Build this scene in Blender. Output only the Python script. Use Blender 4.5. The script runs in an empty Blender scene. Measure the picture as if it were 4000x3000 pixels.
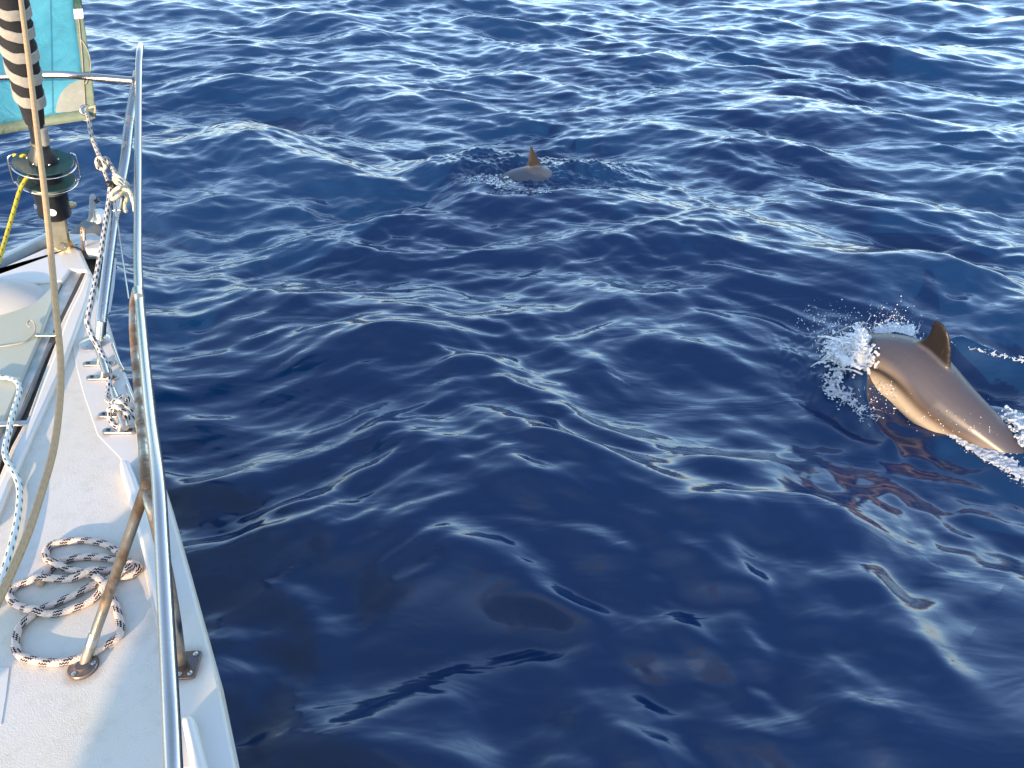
import bpy, bmesh, math, random
import numpy as np
from mathutils import Vector, Matrix

random.seed(7)
rng = np.random.default_rng(11)
S = bpy.context.scene
C = S.collection
R = math.radians

# ---------------------------------------------------------------- camera
F = 2890.0                      # focal length in source pixels (4000 wide)
PITCH = R(38.0)
CAM = Vector((0.0, 0.0, 2.75))  # metres above the sea
cp, sp = math.cos(PITCH), math.sin(PITCH)
cd = bpy.data.cameras.new('camera'); cam = bpy.data.objects.new('camera', cd); C.objects.link(cam)
cam.location = CAM
cam.rotation_euler = (R(90) - PITCH, 0, 0)
cd.sensor_width = 36.0; cd.lens = 36.0 * F / 4000.0
cd.clip_start = 0.05; cd.clip_end = 20000
S.camera = cam

# ---------------------------------------------------------------- light
SUN_EL, SUN_AZ = R(14.0), R(206.0)      # azimuth clockwise from +Y : behind and to the left
w = bpy.data.worlds.new('World'); S.world = w; w.use_nodes = True
nt = w.node_tree; nt.nodes.clear()
sky = nt.nodes.new('ShaderNodeTexSky'); sky.sky_type = 'NISHITA'; sky.sun_disc = False
sky.sun_elevation = SUN_EL; sky.sun_rotation = SUN_AZ
sky.air_density = 1.0; sky.dust_density = 0.5; sky.ozone_density = 2.4
bg = nt.nodes.new('ShaderNodeBackground'); bg.inputs[1].default_value = 0.15
wo = nt.nodes.new('ShaderNodeOutputWorld')
# thin even veil of high cloud over the whole dome
tc = nt.nodes.new('ShaderNodeTexCoord'); sx = nt.nodes.new('ShaderNodeSeparateXYZ'); nt.links.new(tc.outputs['Generated'], sx.inputs[0])
def wm(op, a, b):
    x = nt.nodes.new('ShaderNodeMath'); x.operation = op
    for i, v in enumerate((a, b)):
        if hasattr(v, 'links'): nt.links.new(v, x.inputs[i])
        else: x.inputs[i].default_value = v
    return x.outputs[0]
zz_ = wm('ADD', wm('MAXIMUM', sx.outputs[2], 0.0), 0.16)
cx = nt.nodes.new('ShaderNodeCombineXYZ'); nt.links.new(wm('DIVIDE', sx.outputs[0], zz_), cx.inputs[0]); nt.links.new(wm('DIVIDE', sx.outputs[1], zz_), cx.inputs[1])
cn = nt.nodes.new('ShaderNodeTexNoise'); cn.inputs['Scale'].default_value = 0.8; cn.inputs['Detail'].default_value = 2; cn.inputs['Distortion'].default_value = 0.4
nt.links.new(cx.outputs[0], cn.inputs['Vector'])
cr_ = nt.nodes.new('ShaderNodeMapRange'); cr_.interpolation_type = 'SMOOTHSTEP'
cr_.inputs['From Min'].default_value = 0.25; cr_.inputs['From Max'].default_value = 0.85; cr_.inputs['To Max'].default_value = 1.0
nt.links.new(cn.outputs['Fac'], cr_.inputs['Value'])
veil = wm('MULTIPLY', wm('DIVIDE', 0.030, wm('ADD', zz_, 0.0)), wm('ADD', cr_.outputs[0], 0.5))
cm = nt.nodes.new('ShaderNodeMix'); cm.data_type = 'RGBA'; nt.links.new(veil, cm.inputs[0]); nt.links.new(sky.outputs[0], cm.inputs[6])
cm.inputs[7].default_value = (6.0, 6.2, 7.0, 1)
nt.links.new(cm.outputs[2], bg.inputs[0]); nt.links.new(bg.outputs[0], wo.inputs[0])
sl = bpy.data.lights.new('sun', 'SUN'); sun = bpy.data.objects.new('sun', sl); C.objects.link(sun)
sl.energy = 2.0; sl.angle = R(0.5); sl.color = (1.0, 0.72, 0.45)
sd = Vector((math.sin(SUN_AZ) * math.cos(SUN_EL), math.cos(SUN_AZ) * math.cos(SUN_EL), math.sin(SUN_EL)))
sun.rotation_euler = sd.to_track_quat('Z', 'Y').to_euler()
S.view_settings.view_transform = 'Standard'; S.view_settings.look = 'None'
S.view_settings.gamma = 1.0; S.view_settings.use_curve_mapping = False
S.view_settings.exposure = 1.95

# ---------------------------------------------------------------- photo pixel -> place
def ray(px, py):
    u = (px - 2000.0) / F; v = -(py - 1500.0) / F
    return Vector((u, cp + v * sp, -sp + v * cp))
def PZ(px, py, z):                      # on the level z
    r = ray(px, py); return CAM + r * ((z - CAM.z) / r.z)
def PD(px, py, d):                      # at distance d along the view axis
    return CAM + ray(px, py) * d
DK = 1.20                               # deck level

# ---------------------------------------------------------------- object helpers
ORG = {}
def props(o, label=None, cat=None, group=None, kind=None):
    for k, v in (('label', label), ('category', cat), ('group', group), ('kind', kind)):
        if v: o[k] = v
    return o
def thing(name, loc, label, cat, group=None):
    o = bpy.data.objects.new(name, None); C.objects.link(o)
    o.empty_display_size = 0.05
    o.location = loc; ORG[o.name] = Vector(loc)
    return props(o, label, cat, group)

class M:
    def __init__(s): s.v = []; s.f = []; s.uv = []
    def add(s, vs, fs, uvs=None):
        b = len(s.v); s.v += [tuple(x) for x in vs]
        for i, f in enumerate(fs):
            s.f.append(tuple(b + k for k in f))
            s.uv.append(uvs[i] if uvs else None)
        return s
    def build(s, name, mat, parent=None, smooth=True, label=None, origin=None, sharp=None, sub=0, bevel=0):
        me = bpy.data.meshes.new(name)
        V = [Vector(x) for x in s.v]
        if parent is not None: o0 = ORG[parent.name]
        elif origin is not None: o0 = Vector(origin)
        else:
            o0 = sum(V, Vector()) / len(V); o0.z = min(x.z for x in V)
        me.from_pydata([tuple(x - o0) for x in V], [], s.f)
        if any(u for u in s.uv):
            L = me.uv_layers.new(name='UVMap')
            k = 0
            for i, f in enumerate(s.f):
                for j in range(len(f)):
                    if s.uv[i]: L.data[k].uv = s.uv[i][j]
                    k += 1
        bm = bmesh.new(); bm.from_mesh(me)
        bmesh.ops.recalc_face_normals(bm, faces=bm.faces); bm.to_mesh(me); bm.free()
        me.materials.append(mat)
        if smooth:
            me.polygons.foreach_set('use_smooth', [True] * len(me.polygons))
            try: me.set_sharp_from_angle(angle=R(sharp or 38))
            except Exception: pass
        o = bpy.data.objects.new(name, me); C.objects.link(o)
        if parent is not None: o.parent = parent; ORG[o.name] = ORG[parent.name]
        else: o.location = o0; ORG[o.name] = o0
        if bevel:
            b = o.modifiers.new('bevel', 'BEVEL'); b.width = bevel; b.segments = 3; b.limit_method = 'ANGLE'; b.angle_limit = R(40)
            b.harden_normals = False
        if label: o['label'] = label
        return o

def smooth_path(pts, n=8):              # Catmull-Rom through the points
    P = [Vector(p) for p in pts]; Q = [P[0] * 2 - P[1]] + P + [P[-1] * 2 - P[-2]]
    out = []
    for i in range(1, len(Q) - 2):
        a, b, c, d = Q[i-1:i+3]
        for k in range(n):
            t = k / n
            out.append(0.5 * ((2*b) + (c-a)*t + (2*a-5*b+4*c-d)*t*t + (3*b-a-3*c+d)*t**3))
    out.append(P[-1]); return out

def tube(m, pts, r, seg=12, caps=True, closed=False, u0=0.0):
    P = [Vector(p) for p in pts]; n = len(P)
    rr = r if hasattr(r, '__len__') else [r] * n
    T = []
    for i in range(n):
        a = P[(i-1) % n] if (closed or i > 0) else P[i]
        b = P[(i+1) % n] if (closed or i < n-1) else P[i]
        T.append((b - a).normalized())
    up = Vector((0, 0, 1)) if abs(T[0].z) < 0.9 else Vector((0, 1, 0))
    N = (up - T[0] * up.dot(T[0])).normalized()
    vs = []; us = []; L = u0
    for i in range(n):
        if i: L += (P[i] - P[i-1]).length
        N = (N - T[i] * N.dot(T[i])).normalized(); B = T[i].cross(N)
        for k in range(seg):
            a = 2 * math.pi * k / seg
            vs.append(P[i] + (N * math.cos(a) + B * math.sin(a)) * rr[i])
        us.append(L)
    fs = []; uv = []
    rng_ = range(n if closed else n - 1)
    for i in rng_:
        j = (i + 1) % n
        for k in range(seg):
            k2 = (k + 1) % seg
            fs.append((i*seg+k, j*seg+k, j*seg+k2, i*seg+k2))
            ua, ub = us[i], us[j] if j else us[i] + (P[0]-P[i]).length
            uv.append([(ua, k/seg), (ub, k/seg), (ub, (k+1)/seg), (ua, (k+1)/seg)])
    if caps and not closed:
        for i, rev in ((0, True), (n-1, False)):
            f = [i*seg+k for k in range(seg)]
            fs.append(tuple(reversed(f)) if rev else tuple(f)); uv.append([(us[i], 0.5)] * seg)
    m.add(vs, fs, uv); return m

def frame(axis):
    t = Vector(axis).normalized(); up = Vector((0, 0, 1)) if abs(t.z) < 0.9 else Vector((0, 1, 0))
    x = up.cross(t).normalized(); return x, t.cross(x), t
def lathe(m, base, axis, prof, seg=32):     # prof: [(radius, height)]
    x, y, t = frame(axis); base = Vector(base); vs = []
    for r, h in prof:
        for k in range(seg):
            a = 2*math.pi*k/seg
            vs.append(base + t*h + (x*math.cos(a) + y*math.sin(a))*max(r, 1e-4))
    fs = []
    for i in range(len(prof)-1):
        for k in range(seg):
            k2 = (k+1) % seg
            fs.append((i*seg+k, i*seg+k2, (i+1)*seg+k2, (i+1)*seg+k))
    fs.append(tuple(range(seg))); fs.append(tuple((len(prof)-1)*seg + k for k in reversed(range(seg))))
    return m.add(vs, fs)
def prism(m, poly, z0, z1):                  # vertical prism over a plan outline
    n = len(poly)
    vs = [(p[0], p[1], z0) for p in poly] + [(p[0], p[1], z1) for p in poly]
    fs = [tuple(range(n)), tuple(range(n, 2*n))] + [(i, (i+1) % n, n+(i+1) % n, n+i) for i in range(n)]
    return m.add(vs, fs)
def plate(m, pts, thick, nrm):               # flat plate from outline points, extruded along nrm
    n = len(pts); d = Vector(nrm).normalized()*thick
    P = [Vector(p) for p in pts]
    return m.add([p for p in P] + [p + d for p in P], [tuple(range(n)), tuple(range(n, 2*n))] +
                 [(i, (i+1) % n, n+(i+1) % n, n+i) for i in range(n)])
def slab_px(m, px, z0, z1):
    return prism(m, [PZ(x, y, z1) for x, y in px], z0, z1)
def ball(m, c, r, seg=10, ring=6, sc=(1, 1, 1)):
    c = Vector(c); vs = [c + Vector((0, 0, r*sc[2]))]
    for i in range(1, ring):
        a = math.pi*i/ring
        for k in range(seg):
            b = 2*math.pi*k/seg
            vs.append(c + Vector((math.sin(a)*math.cos(b)*r*sc[0], math.sin(a)*math.sin(b)*r*sc[1], math.cos(a)*r*sc[2])))
    vs.append(c - Vector((0, 0, r*sc[2]))); fs = []
    for k in range(seg):
        fs.append((0, 1+k, 1+(k+1) % seg)); fs.append((len(vs)-1, 1+(ring-2)*seg+(k+1) % seg, 1+(ring-2)*seg+k))
    for i in range(ring-2):
        for k in range(seg):
            fs.append((1+i*seg+k, 1+(i+1)*seg+k, 1+(i+1)*seg+(k+1) % seg, 1+i*seg+(k+1) % seg))
    return m.add(vs, fs)

# ---------------------------------------------------------------- materials
class NT:
    def __init__(s, name):
        s.m = bpy.data.materials.new(name); s.m.use_nodes = True; s.t = s.m.node_tree
        s.b = s.t.nodes['Principled BSDF']; s.out = s.t.nodes['Material Output']
    def n(s, typ, **kw):
        x = s.t.nodes.new(typ)
        for k, v in kw.items(): setattr(x, k, v)
        return x
    def l(s, a, b): s.t.links.new(a, b)
    def set(s, **kw):
        for k, v in kw.items():
            s.b.inputs[k.replace('_', ' ')].default_value = v
        return s
    def noise(s, scale, detail=4, rough=0.55, vec=None, sc=None, dist=0.0):
        x = s.n('ShaderNodeTexNoise'); x.inputs['Scale'].default_value = scale
        x.inputs['Detail'].default_value = detail; x.inputs['Roughness'].default_value = rough
        x.inputs['Distortion'].default_value = dist
        if vec is None:
            g = s.n('ShaderNodeNewGeometry'); vec = g.outputs['Position']
        if sc:
            mp = s.n('ShaderNodeMapping'); mp.inputs['Scale'].default_value = sc; s.l(vec, mp.inputs[0]); vec = mp.outputs[0]
        s.l(vec, x.inputs['Vector']); return x.outputs['Fac']
    def ramp(s, fac, stops):
        r = s.n('ShaderNodeValToRGB'); e = r.color_ramp.elements
        while len(e) < len(stops): e.new(0.5)
        for i, (p, c) in enumerate(stops):
            e[i].position = p; e[i].color = (c, c, c, 1) if not hasattr(c, '__len__') else (*c, 1)
        s.l(fac, r.inputs[0]); return r.outputs[0]
    def mix(s, fac, a, b):
        x = s.n('ShaderNodeMix', data_type='RGBA')
        if hasattr(fac, 'default_value') or hasattr(fac, 'links'): s.l(fac, x.inputs[0])
        else: x.inputs[0].default_value = fac
        for v, i in ((a, 6), (b, 7)):
            if hasattr(v, 'links'): s.l(v, x.inputs[i])
            else: x.inputs[i].default_value = (*v, 1)
        return x.outputs[2]
    def math(s, op, a, b=None, c=None):
        x = s.n('ShaderNodeMath', operation=op)
        for i, v in enumerate((a, b, c)):
            if v is None: continue
            if hasattr(v, 'links'): s.l(v, x.inputs[i])
            else: x.inputs[i].default_value = v
        return x.outputs[0]
    def bump(s, h, dist, strength=1.0, prev=None):
        x = s.n('ShaderNodeBump'); x.inputs['Distance'].default_value = dist; x.inputs['Strength'].default_value = strength
        s.l(h, x.inputs['Height']); s.l(x.outputs[0], s.b.inputs['Normal'])
        if prev: s.l(prev, x.inputs['Normal'])
        return x.outputs[0]

def m_plain(name, col, rough=0.5, metal=0.0, var=0.12, scale=30, bump=0.0, **kw):
    q = NT(name); q.set(Roughness=rough, Metallic=metal, **kw)
    f = q.noise(scale)
    c = q.mix(q.ramp(f, [(0.3, 0.0), (0.7, 1.0)]), tuple(x*(1-var) for x in col), tuple(min(1, x*(1+var)) for x in col))
    q.l(c, q.b.inputs['Base Color'])
    q.l(q.math('MULTIPLY_ADD', f, 0.15, rough-0.07), q.b.inputs['Roughness'])
    if bump: q.bump(q.noise(scale*6), bump)
    return q.m

STAINS = [(*tuple(PZ(x, y, DK))[:2], r_) for x, y, r_ in ((327, 2612, .042), (722, 2606, .05), (370, 1340, .062), (250, 972, .07), (400, 1630, .02), (420, 1695, .02))]
def m_gel(name, col, grain=0.0, dirt=0.5):
    q = NT(name)
    big = q.noise(3.0, 5, 0.6); fine = q.noise(28, 5, 0.65); spk = q.noise(170, 3, 0.7)
    c = q.mix(q.ramp(big, [(0.40, 0.0), (0.68, 1.0)]), col, (col[0]*0.97, col[1]*0.95, col[2]*0.84))
    c = q.mix(q.math('MULTIPLY', q.ramp(fine, [(0.5, 0.0), (0.78, 1.0)]), dirt*0.5), c, (0.42, 0.38, 0.30))
    c = q.mix(q.math('MULTIPLY', q.ramp(spk, [(0.69, 0.0), (0.76, 1.0)]), dirt*0.6), c, (0.25, 0.20, 0.15))
    for sx_, sy_, rr_ in STAINS:
        vd = q.n('ShaderNodeVectorMath', operation='DISTANCE'); g_ = q.n('ShaderNodeNewGeometry'); q.l(g_.outputs['Position'], vd.inputs[0])
        vd.inputs[1].default_value = (sx_, sy_, DK)
        dd_ = q.math('ADD', vd.outputs['Value'], q.math('MULTIPLY', q.math('SUBTRACT', fine, 0.5), rr_*0.9))
        mr = q.n('ShaderNodeMapRange'); mr.interpolation_type = 'SMOOTHSTEP'; q.l(dd_, mr.inputs['Value'])
        mr.inputs['From Min'].default_value = rr_*0.55; mr.inputs['From Max'].default_value = rr_*1.3; mr.inputs['To Min'].default_value = 0.5; mr.inputs['To Max'].default_value = 0.0
        c = q.mix(mr.outputs[0], c, (0.30, 0.15, 0.06))
    q.l(c, q.b.inputs['Base Color'])
    q.set(Roughness=0.5 if grain else 0.28, IOR=1.45)
    if grain:
        v = q.n('ShaderNodeTexVoronoi'); v.inputs['Scale'].default_value = 330
        g = q.n('ShaderNodeNewGeometry'); q.l(g.outputs['Position'], v.inputs['Vector'])
        n1 = q.bump(v.outputs['Distance'], grain, 0.45)
        q.bump(q.noise(140, 3), grain*1.2, 0.4, n1)
    else: q.bump(q.noise(14, 2), 0.002, 0.3)
    return q.m

def m_steel(name, rust=0.0, col=(0.62, 0.62, 0.62), rough=0.12):
    q = NT(name)
    f = q.noise(14, 6, 0.65, sc=(1, 1, 0.35)); f2 = q.noise(120, 4, 0.6)
    lo = 0.72 - rust*0.5
    k = q.ramp(f, [(lo, 0.0), (lo+0.2, 1.0)])
    r2 = q.mix(f2, (0.07, 0.038, 0.02), (0.30, 0.165, 0.075))
    c = q.mix(k if rust else 0.0, col, r2)
    q.l(c, q.b.inputs['Base Color'])
    if rust:
        q.l(q.math('MULTIPLY_ADD', k, -0.75, 1.0), q.b.inputs['Metallic'])
        q.l(q.math('MULTIPLY_ADD', k, 0.33, rough), q.b.inputs['Roughness'])
    else:
        q.set(Metallic=1.0)
        q.l(q.math('MULTIPLY_ADD', f2, 0.12, rough-0.04), q.b.inputs['Roughness'])
    q.bump(f2, 0.0006, 0.4)
    return q.m

def m_rope(name, base, fleck, period, duty, rows, skew, rowduty=0.5, wig=0.0, r=0.008):
    q = NT(name); uv = q.n('ShaderNodeUVMap'); uv.uv_map = 'UVMap'
    sp_ = q.n('ShaderNodeSeparateXYZ'); q.l(uv.outputs[0], sp_.inputs[0]); u, v = sp_.outputs[0], sp_.outputs[1]
    us = q.math('MULTIPLY_ADD', v, skew*period, u)
    # the marks: short dashes in rows round the rope
    a = q.math('FRACT', q.math('DIVIDE', us, period))
    wv = q.math('MULTIPLY', q.math('SINE', q.math('MULTIPLY', u, 2*math.pi/(period*0.14))), wig)
    row = q.math('ADD', q.math('MULTIPLY', v, rows), wv)
    b = q.math('FRACT', row)
    odd = q.math('MULTIPLY', q.math('FRACT', q.math('MULTIPLY', q.math('FLOOR', row), 0.5)), 2.0)
    a2 = q.math('FRACT', q.math('MULTIPLY_ADD', odd, 0.07, a))
    mk = q.math('MULTIPLY', q.math('LESS_THAN', a2, duty), q.math('LESS_THAN', b, rowduty))
    n = q.noise(90, 4)
    bc = q.mix(n, tuple(x*0.82 for x in base), tuple(min(1, x*1.08) for x in base))
    q.l(q.mix(mk, bc, fleck), q.b.inputs['Base Color'])
    # braid relief: two crossed helices
    h1 = q.math('SINE', q.math('ADD', q.math('MULTIPLY', u, 2*math.pi/(r*0.9)), q.math('MULTIPLY', v, 2*math.pi*6)))
    h2 = q.math('SINE', q.math('SUBTRACT', q.math('MULTIPLY', u, 2*math.pi/(r*0.9)), q.math('MULTIPLY', v, 2*math.pi*6)))
    q.bump(q.math('MAXIMUM', h1, h2), r*0.09, 0.6)
    q.set(Roughness=0.85)
    return q.m

W_GEL = m_gel('gelcoat', (0.63, 0.585, 0.53), 0.0, 0.25)
W_SKID = m_gel('nonskid', (0.63, 0.57, 0.49), 0.0007, 0.85)
W_LID = m_gel('hatch_cream', (0.44, 0.44, 0.36), 0.0, 0.9)
W_MOUND = m_gel('mound_gel', (0.46, 0.44, 0.43), 0.001, 0.5)
CHROME = m_steel('chrome_tube', 0.0, (0.60, 0.53, 0.46), 0.2)
CLEATM = m_steel('worn_cleat_steel', 0.12, (0.50, 0.45, 0.40), 0.26)
STEEL_OLD = m_steel('weathered_steel', 0.32, (0.50, 0.49, 0.46), 0.25)
RUSTY = m_steel('rust_stained_steel', 0.72, (0.45, 0.40, 0.33), 0.3)
FLANGE = m_steel('rusty_flange', 0.55, (0.20, 0.17, 0.16), 0.2)
ALLOY = m_plain('grey_alloy', (0.42, 0.42, 0.40), 0.4, 0.6, 0.2, 18, 0.0004)
ALLOY_D = m_plain('dull_dark_alloy', (0.16, 0.16, 0.15), 0.5, 0.4, 0.3, 18)
ALLOY_P = m_plain('pale_alloy', (0.40, 0.47, 0.50), 0.45, 0.3, 0.12, 18)
BRONZE = m_steel('stained_bronze', 0.45, (0.50, 0.42, 0.24), 0.35)
TOGGLE = m_plain('toggle_metal', (0.40, 0.36, 0.25), 0.4, 0.7, 0.15, 40)
BLACK = m_plain('black_plastic', (0.012, 0.012, 0.014), 0.35, 0, 0.3, 20)
BLACKC = m_plain('black_cloth', (0.010, 0.010, 0.012), 0.85, 0, 0.4, 60, 0.0008)
STRAP = m_plain('cream_webbing', (0.30, 0.275, 0.235), 0.85, 0, 0.12, 60, 0.0008)
DISC = m_plain('green_disc', (0.022, 0.050, 0.046), 0.25, 0, 0.2, 12)
WHITE = m_plain('white_sticker', (0.75, 0.74, 0.70), 0.5, 0, 0.05)
GROOVE = m_plain('groove_dark', (0.05, 0.042, 0.035), 0.7, 0, 0.4, 22)
BROWN = m_plain('shade_brown', (0.10, 0.078, 0.06), 0.8, 0, 0.4, 12)  # shade at the bow locker put into the colour
TAN = m_rope('tan_line', (0.52, 0.33, 0.17), (0.45, 0.27, 0.13), 0.02, 0.5, 8, 1.0, 0.5, 0, 0.007)
R_COIL = m_rope('black_fleck_rope', (0.66, 0.50, 0.40), (0.010, 0.011, 0.018), 0.046, 0.44, 8, 0.85, 0.64, 0.17, 0.0085)
R_GREEN = m_rope('green_fleck_rope', (0.66, 0.68, 0.62), (0.03, 0.085, 0.07), 0.036, 0.40, 4, 2.0, 0.40, 0.0, 0.0075)
R_GREY = m_rope('grey_fleck_rope', (0.50, 0.48, 0.46), (0.015, 0.015, 0.02), 0.032, 0.48, 6, 0.3, 0.62, 0.05, 0.008)
R_YEL = m_rope('yellow_fleck_rope', (0.55, 0.42, 0.035), (0.03, 0.04, 0.03), 0.035, 0.25, 5, 1.0, 0.4, 0.1, 0.006)
R_CREAM = m_rope('cream_rope', (0.62, 0.54, 0.38), (0.10, 0.08, 0.05), 0.035, 0.18, 6, 1.5, 0.4, 0.1, 0.006)
R_TACK = m_rope('tack_rope', (0.50, 0.45, 0.39), (0.02, 0.02, 0.02), 0.034, 0.42, 5, 1.5, 0.55, 0.1, 0.007)
CORD = m_plain('cord', (0.38, 0.33, 0.24), 0.85)
WIRE = m_steel('wire', 0.0, (0.5, 0.48, 0.46), 0.25)

def m_cloth(name, col, tr=0.5):
    q = NT(name)
    n = q.noise(6, 4, 0.55, dist=0.8); n2 = q.noise(1.6, 3)
    c = q.mix(q.ramp(n, [(0.3, 0.0), (0.7, 1.0)]), tuple(x*0.82 for x in col), tuple(min(1, x*1.12) for x in col))
    q.l(c, q.b.inputs['Base Color']); q.set(Roughness=0.6)
    q.bump(q.noise(9, 5, 0.55, dist=1.2), 0.02, 0.5)
    t = q.n('ShaderNodeBsdfTranslucent'); q.l(c, t.inputs[0])
    mx = q.n('ShaderNodeMixShader'); mx.inputs[0].default_value = tr
    q.l(q.b.outputs[0], mx.inputs[1]); q.l(t.outputs[0], mx.inputs[2]); q.l(mx.outputs[0], q.out.inputs[0])
    return q.m
SAIL = m_cloth('cyan_sailcloth', (0.085, 0.40, 0.52))
TAPE = m_cloth('sage_tape', (0.18, 0.235, 0.165), 0.3)
TAPE_D = m_cloth('dark_green_tape', (0.01, 0.05, 0.03), 0.1)
PATCH = m_cloth('pale_patch', (0.34, 0.36, 0.32), 0.4)

# ================================================================ the sea
def crest(pts, A, wn, wf, taper=0.35):
    P = np.array([tuple(PZ(x, y, A*0.6))[:2] for x, y in pts])
    return (P, A, wn, wf, taper)
CRESTS = [
    crest([(1180,1420),(1400,1345),(1620,1315),(1850,1330),(2150,1370),(2350,1440)], .08, .34, .16, .3),
    crest([(1560,1980),(1800,1915),(2050,1905),(2330,1975)], .022, .24, .16, .25),
    crest([(2480,2150),(2820,2025),(3160,2040),(3540,2190)], .042, .26, .14, .25),
    crest([(820,2200),(1050,2130),(1300,2090)], .03, .16, .1, .2),
    crest([(880,2690),(1300,2610),(1700,2615),(2120,2740)], .008, .22, .12, .2),
    crest([(2560,1160),(2850,1115),(3130,1190)], .06, .25, .14, .3),
    crest([(2080,200),(2350,160),(2640,205)], .09, .6, .3, .7),
    crest([(1040,85),(1330,85),(1480,130)], .10, .6, .3, .7),
    crest([(1780,350),(2000,310),(2330,375)], .07, .45, .25, .5),
    crest([(3560,1110),(3850,1120),(4050,1160)], .05, .22, .14, .3),
    crest([(2700,590),(3000,560),(3300,610)], .06, .35, .2, .4),
    crest([(700,820),(900,780),(1200,830)], .05, .28, .16, .3),
    crest([(640,1100),(900,1130),(1250,1230)], .04, .2, .12, .3),
    crest([(3050,330),(3400,300),(3700,350)], .06, .4, .25, .5),
    # short steep wavelets close to the boat
    crest([(1120,2650),(1450,2715),(1820,2690)], .046, .15, .15, .12),
    crest([(2230,2560),(2600,2590),(2980,2600)], .044, .14, .14, .12),
    crest([(1450,2300),(1900,2275),(2420,2200)], .046, .15, .15, .12),
    crest([(2150,2870),(2700,2890),(3250,2970)], .040, .14, .14, .12),
    crest([(740,2490),(1000,2530),(1320,2470)], .036, .12, .13, .10),
    crest([(3100,2480),(3450,2590),(3750,2720)], .044, .14, .14, .12),
    crest([(700,2010),(1000,2040),(1350,1990)], .036, .13, .13, .12),
    crest([(2700,2310),(3100,2330),(3500,2400)], .036, .12, .13, .12),
    crest([(1000,2900),(1500,2920),(1900,2980)], .034, .12, .12, .10),
    crest([(2650,1830),(3000,1860),(3300,1900)], .036, .13, .14, .12),
    # pushed up by the near dolphin: bow wave and wake
    crest([(3340,1330),(3345,1440),(3375,1540),(3430,1640),(3520,1730)], .085, .05, .05, .10),
    crest([(3690,1335),(3800,1365),(3920,1395),(4080,1430)], .13, .11, .07, .10),
    # far dolphin: hump ahead of it and churned rim
    crest([(1640,690),(1720,655),(1850,630),(1980,640),(2090,665)], .085, .20, .16, .3),
    crest([(1730,712),(1830,680),(1940,690)], .07, .12, .12, .15),
    crest([(2150,690),(2300,665),(2390,690)], .06, .12, .10, .2),
]
def dips(x, y):
    d = np.zeros_like(x)
    for px, py, A, s in ((3315,1400,-.17,.15), (3265,1360,-.08,.16), (3560,1620,.06,.20), (3800,1500,.05,.22), (3950,1560,.05,.2), (2080,740,.03,.3)):
        c = PZ(px, py, 0); d -= A*np.exp(-((x-c.x)**2+(y-c.y)**2)/(s*s))
    return d
WAVES = []
for i in range(230):
    lam = 0.11 * (3.4/0.11) ** rng.random()
    k = 2*math.pi/lam
    spread = 22 if lam > 0.8 else 30
    th = R(84 + rng.normal()*spread)
    a = 0.0041 * lam * rng.uniform(0.5, 1.4)
    if lam < 0.22: a *= 0.9
    if lam > 0.45: a *= 1.3
    if 0.22 < lam <= 0.45: a *= 1.35
    WAVES.append((k*math.cos(th), k*math.sin(th), a, rng.uniform(0, 6.283), lam))
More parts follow.
